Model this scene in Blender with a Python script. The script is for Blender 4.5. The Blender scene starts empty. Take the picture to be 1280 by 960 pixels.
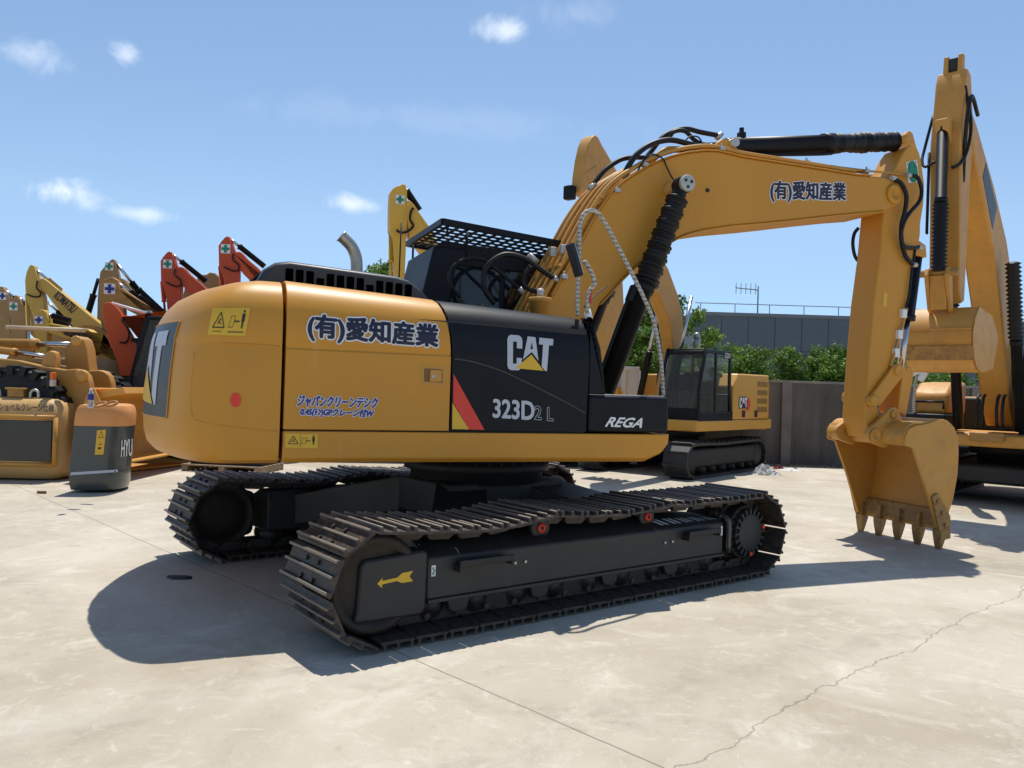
import bpy, bmesh, math, random
from mathutils import Vector, Matrix
random.seed(7)
PI=math.pi
scene=bpy.context.scene
COL=scene.collection
# ---------------------------------------------------------------- camera
FPX=992.762; EYE=Vector((0,0,1.586)); PITCH=math.radians(0.501); ROLL=math.radians(1.74)
_R=Vector((1,0,0)); _F=Vector((0,math.cos(PITCH),math.sin(PITCH))); _U=Vector((0,-math.sin(PITCH),math.cos(PITCH)))
CR=_R*math.cos(ROLL)+_U*math.sin(ROLL); CU=_U*math.cos(ROLL)-_R*math.sin(ROLL); CF=_F
cam_d=bpy.data.cameras.new('camera'); cam=bpy.data.objects.new('camera',cam_d); COL.objects.link(cam)
cam_d.sensor_width=36; cam_d.lens=36*FPX/1280; cam_d.clip_end=3000; cam_d.clip_start=.05
M=Matrix.Identity(4)
for i in range(3):
    M[i][0]=CR[i]; M[i][1]=CU[i]; M[i][2]=-CF[i]; M[i][3]=EYE[i]
cam.matrix_world=M; scene.camera=cam
def ray(x,y): return CF*FPX+CR*(x-640)-CU*(y-480)
def hit(x,y,n,c):
    d=ray(x,y); return EYE+d*((c-EYE.dot(n))/d.dot(n))
def ground(x,y,z=0.0): return hit(x,y,Vector((0,0,1)),z)
class Frame:
    """a machine's own frame: p forward, q to its right hand side, z up"""
    def __init__(s,c,yaw):
        s.c=Vector((c[0],c[1],0)); s.yaw=math.radians(yaw)
        s.F=Vector((math.cos(s.yaw),math.sin(s.yaw),0)); s.Q=Vector((math.sin(s.yaw),-math.cos(s.yaw),0))
    def at(s,x,y,q):          # picture point read on the machine's plane q -> (p,z)
        P=hit(x,y,s.Q,q+s.c.dot(s.Q)); return ((P-s.c).dot(s.F),P.z)
# ---------------------------------------------------------------- materials
MATS={}
def nodes_of(name):
    m=bpy.data.materials.new(name); m.use_nodes=True; nt=m.node_tree
    return m,nt,nt.nodes['Principled BSDF']
def mat(name,col,rough=.5,metal=0,var=.12,scale=3,dust=0,dustcol=(.45,.38,.28),bump=0,bscale=40,coat=0,rust=None,rustamt=.0,emit=None,streak=False,spec=None,wear=False,chips=False):
    if name in MATS: return MATS[name]
    m,nt,b=nodes_of(name); N=nt.nodes; L=nt.links
    tc=N.new('ShaderNodeTexCoord'); src=tc.outputs['Object']
    mp=N.new('ShaderNodeMapping'); L.new(src,mp.inputs[0])
    if streak: mp.inputs['Scale'].default_value=(1,1,.15)
    n=N.new('ShaderNodeTexNoise'); n.inputs['Scale'].default_value=scale; n.inputs['Detail'].default_value=6; n.inputs['Roughness'].default_value=.6; L.new(mp.outputs[0],n.inputs['Vector'])
    mr=N.new('ShaderNodeMapRange'); mr.inputs[1].default_value=.3; mr.inputs[2].default_value=.7; mr.inputs[3].default_value=1-var; mr.inputs[4].default_value=1+var; L.new(n.outputs['Fac'],mr.inputs[0])
    vm=N.new('ShaderNodeVectorMath'); vm.operation='SCALE'; vm.inputs[0].default_value=col[:3]; L.new(mr.outputs[0],vm.inputs['Scale'])
    out=vm.outputs[0]
    def layer(out,c2,amt,sc,lo,hi):
        n2=N.new('ShaderNodeTexNoise'); n2.inputs['Scale'].default_value=sc; n2.inputs['Detail'].default_value=8; n2.inputs['Roughness'].default_value=.65; L.new(mp.outputs[0],n2.inputs['Vector'])
        r=N.new('ShaderNodeMapRange'); r.inputs[1].default_value=lo; r.inputs[2].default_value=hi; r.inputs[3].default_value=0; r.inputs[4].default_value=amt; r.clamp=True; L.new(n2.outputs['Fac'],r.inputs[0])
        mx=N.new('ShaderNodeMix'); mx.data_type='RGBA'; L.new(r.outputs[0],mx.inputs['Factor']); L.new(out,mx.inputs['A']); mx.inputs['B'].default_value=(*c2,1)
        return mx.outputs['Result'],r.outputs[0]
    rs=None
    if dust: out,rs=layer(out,dustcol,dust,scale*1.7,.42,.75)
    if rust: out,rs=layer(out,rust,rustamt,scale*3.1,.5,.68)
    if chips:   # tiny paint chips and specks of dirt
        out,_=layer(out,(.09,.06,.04),.75,26,.735,.76)
        out,_=layer(out,(.62,.42,.16),.25,9,.60,.72)
    if wear:   # grouser tips polished by use (real wear at the tips of each shoe)
        sp=N.new('ShaderNodeSeparateXYZ'); L.new(src,sp.inputs[0]); r=N.new('ShaderNodeMapRange'); r.inputs[1].default_value=-.030; r.inputs[2].default_value=-.040; r.inputs[3].default_value=0; r.inputs[4].default_value=.75; L.new(sp.outputs[2],r.inputs[0])
        mx=N.new('ShaderNodeMix'); mx.data_type='RGBA'; L.new(r.outputs[0],mx.inputs['Factor']); L.new(out,mx.inputs['A']); mx.inputs['B'].default_value=(.30,.25,.20,1); out=mx.outputs['Result']
    L.new(out,b.inputs['Base Color'])
    b.inputs['Roughness'].default_value=rough; b.inputs['Metallic'].default_value=metal
    if rs:
        rr=N.new('ShaderNodeMapRange'); rr.inputs[3].default_value=rough; rr.inputs[4].default_value=min(1,rough+.35); L.new(rs,rr.inputs[0]); L.new(rr.outputs[0],b.inputs['Roughness'])
    if spec is not None: b.inputs['Specular IOR Level'].default_value=spec
    if coat: b.inputs['Coat Weight'].default_value=coat; b.inputs['Coat Roughness'].default_value=.12
    if bump:
        n3=N.new('ShaderNodeTexNoise'); n3.inputs['Scale'].default_value=bscale; n3.inputs['Detail'].default_value=5; L.new(mp.outputs[0],n3.inputs['Vector'])
        bp=N.new('ShaderNodeBump'); bp.inputs['Strength'].default_value=bump; bp.inputs['Distance'].default_value=.01; L.new(n3.outputs['Fac'],bp.inputs['Height']); L.new(bp.outputs[0],b.inputs['Normal'])
    MATS[name]=m; return m
YEL=(.61,.283,.037)
yel=mat('yellow paint',YEL,.42,var=.05,scale=1.2,dust=.12,dustcol=(.42,.24,.08),rust=(.20,.10,.04),rustamt=.0,bump=.03,bscale=5,streak=True,spec=.3,chips=True)
yelu=mat('yellow paint used',(.58,.28,.045),.5,var=.10,scale=2,dust=.3,dustcol=(.40,.26,.11),rust=(.30,.16,.05),rustamt=.25,bump=.05,bscale=10)
yelw=mat('worn yellow paint',(.42,.22,.05),.6,var=.15,scale=3,dust=.45,dustcol=(.28,.19,.10),rust=(.18,.09,.04),rustamt=.5,bump=.1)
yelk=mat('lemon yellow paint',(.62,.40,.06),.5,var=.08,scale=2,dust=.25,bump=.03)
tan=mat('faded tan paint',(.34,.20,.065),.6,var=.12,scale=2,dust=.4,bump=.05)
redp=mat('red orange paint',(.58,.085,.03),.5,spec=.3,var=.1,scale=2,dust=.2,dustcol=(.36,.10,.04),bump=.03)
yelt=mat('worn tooth paint',(.34,.19,.05),.55,var=.25,scale=6,dust=.4,dustcol=(.20,.15,.10),rust=(.12,.07,.035),rustamt=.7,bump=.15,bscale=30)
ored=mat('bright orange red paint',(.70,.105,.022),.45,spec=.3,var=.06,scale=2,dust=.1,dustcol=(.5,.2,.1))
blk=mat('black paint',(.009,.010,.013),.42,var=.2,scale=2,dust=.08,dustcol=(.04,.04,.04),spec=.2)
blkm=mat('dull black',(.016,.016,.017),.6,var=.2,scale=4,dust=.18,dustcol=(.08,.07,.06))
frm=mat('undercarriage black',(.022,.022,.022),.5,var=.25,scale=3,dust=.35,dustcol=(.065,.058,.05),bump=.08,bscale=25)
shoe=mat('track steel',(.042,.037,.033),.52,metal=.35,var=.3,scale=6,dust=.4,dustcol=(.16,.14,.12),rust=(.20,.10,.045),rustamt=.55,bump=.2,bscale=50)
shoeh=mat('worn track steel',(.045,.040,.036),.5,metal=.35,var=.3,scale=6,dust=.45,dustcol=(.15,.13,.11),rust=(.20,.10,.045),rustamt=.6,bump=.2,bscale=50,wear=True)
idl=mat('rusty idler',(.03,.023,.017),.6,metal=.3,var=.3,scale=9,rust=(.075,.042,.02),rustamt=.5,bump=.2)
rub=mat('black rubber',(.006,.006,.0075),.5,var=.15,scale=9,dust=.08,dustcol=(.03,.03,.03),bump=.05,spec=.35)
steel=mat('bright steel',(.55,.56,.58),.25,metal=1,var=.05)
zinc=mat('zinc fitting',(.50,.49,.46),.5,metal=.5,var=.1,scale=20)
exh=mat('exhaust steel',(.42,.39,.33),.4,metal=.85,var=.15,scale=6,dust=.3,dustcol=(.3,.22,.13))
red=mat('red plastic',(.72,.05,.03),.5,var=.08)
wht=mat('white print',(.80,.80,.80),.5,var=.03)
navy=mat('navy print',(.012,.014,.045),.5,var=.05)
blu=mat('blue print',(.018,.028,.26),.5,var=.05)
gry=mat('pale grey print',(.50,.54,.60),.45,var=.04)
green=mat('green print',(.01,.24,.14),.5,var=.05)
stk=mat('yellow sticker',(.72,.44,.03),.45,var=.04)
stk2=mat('dark print',(.03,.02,.012),.5,var=.05)
panel=mat('dark grey panel',(.028,.034,.042),.38,var=.15,scale=5,dust=.2,dustcol=(.09,.085,.08),spec=.4)
glass=mat('dark glass',(.012,.014,.018),.06,var=.05)
rope,nt_,b_=nodes_of('striped sleeve'); tc_=nt_.nodes.new('ShaderNodeTexCoord'); wv=nt_.nodes.new('ShaderNodeTexWave'); wv.bands_direction='Z'; wv.inputs['Scale'].default_value=9; wv.inputs['Distortion'].default_value=5; wv.inputs['Detail'].default_value=3; wv.inputs['Detail Scale'].default_value=12
cr_=nt_.nodes.new('ShaderNodeValToRGB'); cr_.color_ramp.elements[0].color=(.16,.15,.14,1); cr_.color_ramp.elements[0].position=.12; cr_.color_ramp.elements[1].color=(.52,.50,.46,1); cr_.color_ramp.elements[1].position=.4
nt_.links.new(tc_.outputs['Object'],wv.inputs[0]); nt_.links.new(wv.outputs['Fac'],cr_.inputs[0]); nt_.links.new(cr_.outputs[0],b_.inputs['Base Color']); b_.inputs['Roughness'].default_value=.8
hgrey=mat('dark green grey paint',(.045,.055,.052),.3,var=.1,scale=3,coat=.4)
orng=mat('orange paint',(.70,.29,.08),.4,var=.05,scale=3,dust=.15)
wood=mat('weathered wood',(.30,.22,.14),.8,var=.25,scale=8,bump=.2)
# ---------------------------------------------------------------- mesh builder
def bn(*a): return a
class MB:
    def __init__(s): s.v=[]; s.f=[]; s.sm=[]
    def add(s,vs,fs,smooth=False):
        o=len(s.v); s.v+= [tuple(v) for v in vs]
        for f in fs: s.f.append(tuple(o+i for i in f)); s.sm.append(smooth)
        return s
    def box(s,c,d,rot=None):
        c=Vector(c); h=[x/2 for x in d]; vs=[]
        for X in (-1,1):
            for Y in (-1,1):
                for Z in (-1,1):
                    v=Vector((X*h[0],Y*h[1],Z*h[2])); v=rot@v if rot else v; vs.append(c+v)
        return s.add(vs,[(0,1,3,2),(4,6,7,5),(0,4,5,1),(2,3,7,6),(0,2,6,4),(1,5,7,3)])
    def span(s,a,b): # axis aligned from corner to corner
        return s.box([(a[i]+b[i])/2 for i in range(3)],[abs(b[i]-a[i]) for i in range(3)])
    def prism(s,poly,f0,f1):   # poly of 2D points; f0(u,v),f1(u,v) give both sides
        n=len(poly); vs=[f0(*p) for p in poly]+[f1(*p) for p in poly]
        fs=[tuple(range(n))[::-1],tuple(range(n,2*n))]+[(i,(i+1)%n,n+(i+1)%n,n+i) for i in range(n)]
        return s.add(vs,fs)
    def slab(s,poly,q0,q1):    # (p,z) outline between two q's, in machine-local axes
        return s.prism(poly,lambda p,z:(p,-q0,z),lambda p,z:(p,-q1,z))
    def loft(s,rings,cap=True,smooth=False,closed=True):
        n=len(rings[0]); vs=[v for r in rings for v in r]; fs=[]
        for k in range(len(rings)-1):
            for i in range(n if closed else n-1):
                j=(i+1)%n; fs.append((k*n+i,k*n+j,(k+1)*n+j,(k+1)*n+i))
        s.add(vs,fs,smooth)
        if cap: s.add(rings[0],[tuple(range(n))[::-1]]); s.add(rings[-1],[tuple(range(n))])
        return s
    def cyl(s,a,b,r0,r1=None,n=20,cap=True,smooth=True):
        a=Vector(a);b=Vector(b); r1=r0 if r1 is None else r1
        d=(b-a).normalized(); x=d.orthogonal().normalized(); y=d.cross(x)
        R=[[c+ (x*math.cos(2*PI*i/n)+y*math.sin(2*PI*i/n))*r for i in range(n)] for c,r in ((a,r0),(b,r1))]
        return s.loft(R,cap,smooth)
    def lathe(s,a,b,prof,n=28,cap=True): # prof [(t along 0..1, r)]
        a=Vector(a);b=Vector(b); d=b-a; dn=d.normalized(); x=dn.orthogonal().normalized(); y=dn.cross(x)
        R=[[a+d*t+(x*math.cos(2*PI*i/n)+y*math.sin(2*PI*i/n))*max(r,1e-4) for i in range(n)] for t,r in prof]
        return s.loft(R,cap,True)
    def tube(s,pts,r,n=10,sub=6,cap=True):
        P=smooth_path(pts,sub) if sub>1 else [Vector(p) for p in pts]
        R=[]; t=(P[1]-P[0]).normalized(); x=t.orthogonal().normalized()
        for i,p in enumerate(P):
            t=(P[min(i+1,len(P)-1)]-P[max(i-1,0)]).normalized(); x=(x-t*x.dot(t)).normalized(); y=t.cross(x)
            rr=r(i/(len(P)-1)) if callable(r) else r
            R.append([p+(x*math.cos(2*PI*k/n)+y*math.sin(2*PI*k/n))*rr for k in range(n)])
        return s.loft(R,cap,True)
    def sphere(s,c,r,n=14,sc=(1,1,1)):
        R=[]
        for i in range(1,n): 
            a=PI*i/n; R.append([(c[0]+sc[0]*r*math.sin(a)*math.cos(2*PI*k/n),c[1]+sc[1]*r*math.sin(a)*math.sin(2*PI*k/n),c[2]+sc[2]*r*math.cos(a)) for k in range(n)])
        return s.loft(R,True,True)
    def build(s,name,m,parent=None,bevel=0,seg=2,angle=35,loc=None,rotz=None,weld=True):
        me=bpy.data.meshes.new(name); me.from_pydata(s.v,[],s.f); 
        for p,f in zip(me.polygons,s.sm): p.use_smooth=f
        bm=bmesh.new(); bm.from_mesh(me)
        if weld: bmesh.ops.remove_doubles(bm,verts=bm.verts,dist=1e-5)
        bmesh.ops.recalc_face_normals(bm,faces=bm.faces); bm.to_mesh(me); bm.free()
        me.materials.append(m)
        o=bpy.data.objects.new(name,me); COL.objects.link(o)
        if parent: o.parent=parent
        if loc: o.location=loc
        if rotz is not None: o.rotation_euler=(0,0,rotz)
        if bevel:
            b=o.modifiers.new('bevel','BEVEL'); b.width=bevel; b.segments=seg; b.limit_method='ANGLE'; b.angle_limit=math.radians(angle); b.harden_normals=False
            for p in me.polygons: p.use_smooth=True
            try: me.set_sharp_from_angle(angle=math.radians(38))
            except Exception: pass
        return o
def smooth_path(pts,sub=6):
    P=[Vector(p) for p in pts]; Q=[P[0]*2-P[1]]+P+[P[-1]*2-P[-2]]; out=[]
    for i in range(1,len(Q)-2):
        for k in range(sub):
            t=k/sub; a,b,c,d=Q[i-1],Q[i],Q[i+1],Q[i+2]
            out.append(.5*((2*b)+(c-a)*t+(2*a-5*b+4*c-d)*t*t+(3*b-a-3*c+d)*t**3))
    out.append(P[-1]); return out
def empty(name,label,cat,loc,rotz=0,group=None):
    o=bpy.data.objects.new(name,None); COL.objects.link(o); o.location=loc; o.rotation_euler=(0,0,rotz)
    o.empty_display_size=.3; o['label']=label; o['category']=cat
    if group: o['group']=group
    return o
def tag(o,label,cat,group=None):
    o['label']=label; o['category']=cat
    if group: o['group']=group
    return o
def struct(o): o['kind']='structure'; return o
# flat lettering, turned into thin real meshes
def text_mesh(body,size,offset=0.0,extrude=.001,shear=0,xs=1,space=1):
    c=bpy.data.curves.new('txt','FONT'); c.body=body; c.size=size; c.offset=offset; c.extrude=extrude; c.shear=shear; c.space_character=space
    c.resolution_u=3
    o=bpy.data.objects.new('txt',c); COL.objects.link(o); bpy.context.view_layer.update()
    me=bpy.data.meshes.new_from_object(o.evaluated_get(bpy.context.evaluated_depsgraph_get()))
    bpy.data.objects.remove(o); bpy.data.curves.remove(c); return me
def letters(name,body,m,parent,A,B,height,off=.004,offset=0,shear=0,halo=None,hoff=.01,nrm=None,label=None,up=None,thick=.0012):
    """writing whose baseline runs from A to B (local), cap height = height"""
    A=Vector(A);B=Vector(B); x=(B-A).normalized(); up=Vector(up) if up else Vector((0,0,1)); z=(up-x*up.dot(x)).normalized(); n=x.cross(z)*1.0
    n=-n if nrm and n.dot(Vector(nrm))<0 else n
    objs=[]
    W=None
    for k,(of,mm,dd) in enumerate(([(offset+hoff,halo,0)] if halo else [])+[(offset,m,.002)]):
        me=text_mesh(body,1.0,of,thick,shear)
        xs=[v.co.x for v in me.vertices]; ys=[v.co.y for v in me.vertices]
        base=text_box(body,shear) if W is None else W
        W=base
        x0,x1,y0,y1=W
        for v in me.vertices:
            u=(v.co.x-x0)/(x1-x0)*(B-A).length; w=(v.co.y-y0)/(y1-y0)*height
            v.co=A+x*u+z*w+n*(off+dd+v.co.z)
        me.materials.append(mm); o=bpy.data.objects.new(name if k or not halo else name+'_outline',me); COL.objects.link(o); o.parent=parent; objs.append(o)
    if label: objs[-1]['label']=label
    return objs
def text_box(body,shear=0):
    me=text_mesh(body,1.0,0,.001,shear); xs=[v.co.x for v in me.vertices]; ys=[v.co.y for v in me.vertices]; r=(min(xs),max(xs),min(ys),max(ys)); bpy.data.meshes.remove(me); return r
def round_poly(pts,rad,seg=4):
    out=[]; n=len(pts)
    for i,p in enumerate(pts):
        r=rad[i] if isinstance(rad,(list,tuple)) else rad
        a=Vector(pts[i-1]);b=Vector(p);c=Vector(pts[(i+1)%n])
        if r<=0: out.append(tuple(b)); continue
        u=(a-b);w=(c-b); t=min(r,u.length*.45,w.length*.45); s0=b+u.normalized()*t; s1=b+w.normalized()*t
        for k in range(seg+1):
            k=k/seg; out.append(tuple((1-k)**2*s0+2*k*(1-k)*b+k*k*s1))
    return out
# ================================================================ decals that lie on a surface
from mathutils.bvhtree import BVHTree
def pinv(o):
    bpy.context.view_layer.update(); return o.matrix_world.inverted()
def bvh(o):
    bpy.context.view_layer.update(); mw=o.matrix_world
    return BVHTree.FromPolygons([mw@v.co for v in o.data.vertices],[tuple(p.vertices) for p in o.data.polygons])
def bil(q,u,v):  # q: bl,br,tr,tl picture points
    a=Vector(q[0]).lerp(Vector(q[1]),u); b=Vector(q[3]).lerp(Vector(q[2]),u); return a.lerp(b,v)
def on_surface(tree,x,y,off):
    d=ray(x,y).normalized(); loc,nr,i,dist=tree.ray_cast(EYE,d)
    if loc is None:
        print('MISS',x,y); return None
    if nr.dot(d)>0: nr=-nr
    return loc+nr*off
def decal(name,quad,o,m,off=.003,nx=1,ny=1,parent=None,label=None,tree=None,inset=None):
    tree=tree or bvh(o); parent=parent or o; inv=pinv(parent)
    vs=[];ok=True
    for j in range(ny+1):
        for i in range(nx+1):
            p=bil(quad,i/nx,j/ny); w=on_surface(tree,p.x,p.y,off)
            if w is None: ok=False; w=vs_last
            vs_last=w; vs.append(inv@w)
    fs=[(j*(nx+1)+i,j*(nx+1)+i+1,(j+1)*(nx+1)+i+1,(j+1)*(nx+1)+i) for j in range(ny) for i in range(nx)]
    me=bpy.data.meshes.new(name); me.from_pydata(vs,[],fs); me.materials.append(m)
    for p in me.polygons: p.use_smooth=True
    d=bpy.data.objects.new(name,me); COL.objects.link(d); d.parent=parent
    if label: d['label']=label
    return d
def decal_poly(name,pts,o,m,off=.003,parent=None,tree=None):
    tree=tree or bvh(o); parent=parent or o; inv=pinv(parent)
    vs=[inv@w for w in (on_surface(tree,x,y,off) for x,y in pts) if w is not None]
    me=bpy.data.meshes.new(name); me.from_pydata(vs,[],[tuple(range(len(vs)))]); me.materials.append(m)
    d=bpy.data.objects.new(name,me); COL.objects.link(d); d.parent=parent; return d
def write_on(name,body,quad,o,m,halo=None,offset=0,hoff=.02,off=.003,shear=0,tree=None,parent=None,flat=False):
    """writing laid on the surface of o; quad = corners of the writing as read on the surface (bl,br,tr,tl)"""
    tree=tree or bvh(o); parent=parent or o; inv=pinv(parent); box=text_box(body,shear); res=None
    for k,(of,mm,dd,nc) in enumerate(([(offset+hoff,halo,0,10)] if halo else [])+[(offset,m,.004,6 if offset>0 else 1)]):
        base=text_mesh(body,1.0,0,0,shear)
        bm=bmesh.new(); bm.from_mesh(base); bpy.data.meshes.remove(base); bmesh.ops.triangulate(bm,faces=bm.faces)
        if not flat:
            for _ in range(3):
                le=[e for e in bm.edges if e.calc_length()>.2]
                if not le: break
                bmesh.ops.subdivide_edges(bm,edges=le,cuts=1); bmesh.ops.triangulate(bm,faces=bm.faces)
        V=[v.co.copy() for v in bm.verts]; bm.verts.index_update(); FF=[[v.index for v in f.verts] for f in bm.faces]; bm.free()
        ang=(quad[1][0]-quad[0][0])/(box[1]-box[0]); angy=abs(quad[3][1]-quad[0][1])/(box[3]-box[2]); hx=1.0; hy=hx*ang/angy if angy else 1
        vs=[];fs=[]
        for j in range(nc):
            ox=of*math.cos(2*PI*j/nc)*(nc>1); oy=of*math.sin(2*PI*j/nc)*(nc>1)
            k0=len(vs)
            for v in V:
                u=(v.x+ox*hx-box[0])/(box[1]-box[0]); w=(v.y+oy*min(hy,1.6)-box[2])/(box[3]-box[2])
                p=bil(quad,u,w); s_=on_surface(tree,p.x,p.y,off+dd+j*.0002); vs.append(inv@s_ if s_ is not None else None)
            fs+=[[k0+i for i in f] for f in FF if all(vs[k0+i] is not None for i in f)]
        vs=[v if v is not None else (0,0,0) for v in vs]
        me=bpy.data.meshes.new(name); me.from_pydata(vs,[],fs); me.materials.append(mm)
        bm=bmesh.new(); bm.from_mesh(me); bmesh.ops.delete(bm,geom=[v for v in bm.verts if not v.link_faces],context='VERTS'); bm.to_mesh(me); bm.free()
        res=bpy.data.objects.new(name if mm is m else name+'_outline',me); COL.objects.link(res); res.parent=parent
    return res
def polys_on(name,polys,box,quad,o,m,off=.003,tree=None,parent=None):
    """hand drawn marks: polys in box units -> surface"""
    tree=tree or bvh(o); parent=parent or o; inv=pinv(parent); vs=[];fs=[]
    for n_,P in enumerate(polys):
        bm=bmesh.new(); bm.faces.new([bm.verts.new((x,y,0)) for x,y in P]); bmesh.ops.triangulate(bm,faces=bm.faces)
        for _ in range(4):
            le=[e for e in bm.edges if e.calc_length()>max(box)/12]
            if not le: break
            bmesh.ops.subdivide_edges(bm,edges=le,cuts=1); bmesh.ops.triangulate(bm,faces=bm.faces)
        bm.verts.index_update(); k=len(vs)
        for v in bm.verts:
            p=bil(quad,v.co.x/box[0],v.co.y/box[1]); vs.append(inv@on_surface(tree,p.x,p.y,off))
        fs+=[tuple(k+v.index for v in f.verts) for f in bm.faces]; bm.free()
    me=bpy.data.meshes.new(name); me.from_pydata(vs,[],fs); me.materials.append(m)
    d=bpy.data.objects.new(name,me); COL.objects.link(d); d.parent=parent; return d
def arc_pts(cx,cy,rx,ry,a0,a1,n): return [(cx+rx*math.cos(math.radians(a0+(a1-a0)*i/n)),cy+ry*math.sin(math.radians(a0+(a1-a0)*i/n))) for i in range(n+1)]
# three letter emblem drawn by hand: blocky letters, triangle over the foot of the middle one (box 10 x 7)
EMB_C=[[(0,.9),(.25,.3),(.8,0),(1.25,0),(1.25,7),(.8,7),(.25,6.7),(0,6.1)],[(1.25,5.7),(2.1,5.7),(2.1,7),(1.25,7)],[(2.1,4.4),(3.3,4.4),(3.3,6),(3.1,6.6),(2.6,7),(2.1,7)],[(1.25,0),(2.1,0),(2.1,1.3),(1.25,1.3)],[(2.1,0),(2.6,0),(3.1,.4),(3.3,1),(3.3,2.5),(2.1,2.5)]]
EMB_A=[[(3.55,2.2),(4.9,3.4),(5.25,7),(4.4,7)],[(4.9,3.4),(5.4,3.85),(5.85,3.45),(5.25,7)],[(5.85,3.45),(7.05,2.1),(6.1,7),(5.25,7)]]
EMB_T=[[(6.95,5.6),(10,5.6),(10,7),(6.95,7)],[(7.85,.95),(8.75,0),(9.15,0),(9.15,5.6),(7.85,5.6)]]
EMB_TRI=[[(1.9,.4),(8.4,.05),(5.4,3.35)]]
EMB_HOLE=[[(5.1,4.45),(5.65,4.45),(5.38,5.9)]]
WARN_TRI=lambda x,y,s:[[(x,y),(x+s,y),(x+s/2,y+s*.95)]]
def warning_sticker(name,quad,o,tree=None,split=False):
    d=decal(name,quad,o,stk,.004,12,8,tree=tree)
    B=(20,10); f=[]
    def line(a,b,w):
        a=Vector(a);b=Vector(b);n=(b-a).normalized().orthogonal()*w/2; return [tuple(a+n),tuple(b+n),tuple(b-n),tuple(a-n)]
    f+=[line((2,2.8),(8,2.8),.45),line((2,2.8),(5,8.3),.45),(line((8,2.8),(5,8.3),.45)),line((4.3,4),(5.3,6),.5),line((4.8,5),(6,4),.35)]
    f+=[line((10.2,3),(12.4,3),.2),line((10.2,3),(10.9,7),.2),line((12.4,3),(13,7),.2),line((10.9,7),(13,7),.2)]
    f+=[line((13.2,5.1),(15.2,5.1),.35),[(12.8,5.1),(13.7,5.7),(13.7,4.5)],[(15.6,5.1),(14.7,5.7),(14.7,4.5)]]
    f+=[arc_pts(17.3,8.7,.5,.55,0,330,8),[(16.5,7.9),(18.1,7.9),(18.1,5),(17.7,5),(17.7,2.6),(17.35,2.6),(17.3,5),(17.2,2.6),(16.8,2.6),(16.8,5),(16.5,5)]]
    if not split:
        for k in range(4): f.append(line((2.6+k*1.2,1.2),(3.3+k*1.2,1.5),.35))
        for k in range(7): f.append(line((10.4+k*1.2,1.2),(11.2+k*1.2,1.35),.5))
    else: f.append(line((9.3,.5),(9.3,9.5),.2))
    polys_on('pictogram',f,B,quad,o,stk2,.007,tree=tree,parent=d); return d
# ================================================================ the big excavator
UP=Frame((-0.301,7.279),21.816)
HERO=empty('tracked_excavator','large yellow excavator with black side cover in the middle, bucket hanging over open concrete','excavator',(UP.c.x,UP.c.y,0),UP.yaw)
bpy.context.view_layer.update()
def H(p,q,z): return (p,-q,z)
def at(x,y,q,dq=0): p,z=UP.at(x,y,q); return (p,-(q+dq),z)
CZ=1.83
def crest(p): return 2.315-(p+1.88)*.056
def side_ring(p,z0,scale=1.0,inner=.85,lo=False,qo=0,groove=True):
    t=crest(p)-.02 if not lo else None
    if lo: pts=[(1.345,z0),(1.372,z0+.03),(1.372,1.265)]
    else:
        zt=crest(p); d=zt-CZ-.02
        pts=[(1.374,z0),(1.374,z0+.02),(1.374,CZ-.012)]+([(1.364,CZ),(1.364,CZ+.02),(1.37,CZ+.03)] if groove else [(1.374,CZ),(1.3735,CZ+.02),(1.372,CZ+.03)])
        pts+=[(1.366,CZ+.03+d*.25),(1.352,CZ+.03+d*.46),(1.32,CZ+.03+d*.64),(1.27,CZ+.03+d*.79),(1.205,CZ+.03+d*.90),(1.12,CZ+.03+d*.965),(1.0,zt)]
    return [H(p,q+qo,z) for q,z in pts]+[H(p,inner,pts[-1][1]+.005),H(p,inner,z0)]
# yellow engine door
PS=[-1.862,-1.6,-1.3,-1.0,-.80]
rings=[side_ring(p,1.283) for p in PS]
end=[]
for x,y,z in side_ring(-.72,1.283):
    f=max(0,(z-CZ)/.45); end.append((-.705-.085*f**1.7,y,z))
rings.append(end)
door=MB().loft(rings,smooth=True).build('engine_door',yel,HERO,bevel=.006,angle=50)
# black side cover
start=[(x+.011,y2,z) for (x,y,z),(x2,y2,z2) in zip(end,side_ring(-.72,1.283,groove=False))]
rings=[start]+[side_ring(p,1.283,groove=False) for p in (-.45,-.1,.2)]
last=[]
for x,y,z in side_ring(.375,1.283,groove=False): last.append((.385+(.03 if z>1.6 else .02),y,z))
rings.append(last)
cover=MB().loft(rings,smooth=True).build('side_cover',blk,HERO,bevel=.006,angle=50)
# front lip of the side cover, curving down behind the tool box
lip=[]
for q,k in ((1.352,0),(1.33,.0),(1.24,0)):
    pr=[at(732,398,1.3),at(739,408,1.3),at(747,436,1.3),at(751,470,1.3),at(753,493,1.3)]
    lip.append([(p,-q,z) for p,_,z in pr]+[(.43,-q,pr[-1][2]),(.43,-q,pr[0][2])])
MB().loft(lip).build('cover_lip',blk,cover,bevel=.01)
# lower sill
sill=[]
for q,dz in ((.9,0.02),(1.33,0.0),(1.372,.035)):
    sill.append([H(-1.862,q,1.055+dz),H(.95,q,1.05+dz),H(1.10,q,1.11+dz*.8),H(1.16-dz*.2,q,1.20),H(1.165-dz*.2,q,1.272),H(-1.862,q,1.272)])
sillo=MB().loft(sill).build('side_sill',yel,HERO,bevel=.008)
# dark body inside so that the seams read dark
MB().span(H(-1.85,1.34,1.09),H(.40,.6,2.08)).build('dark_backing',blkm,HERO)
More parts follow.
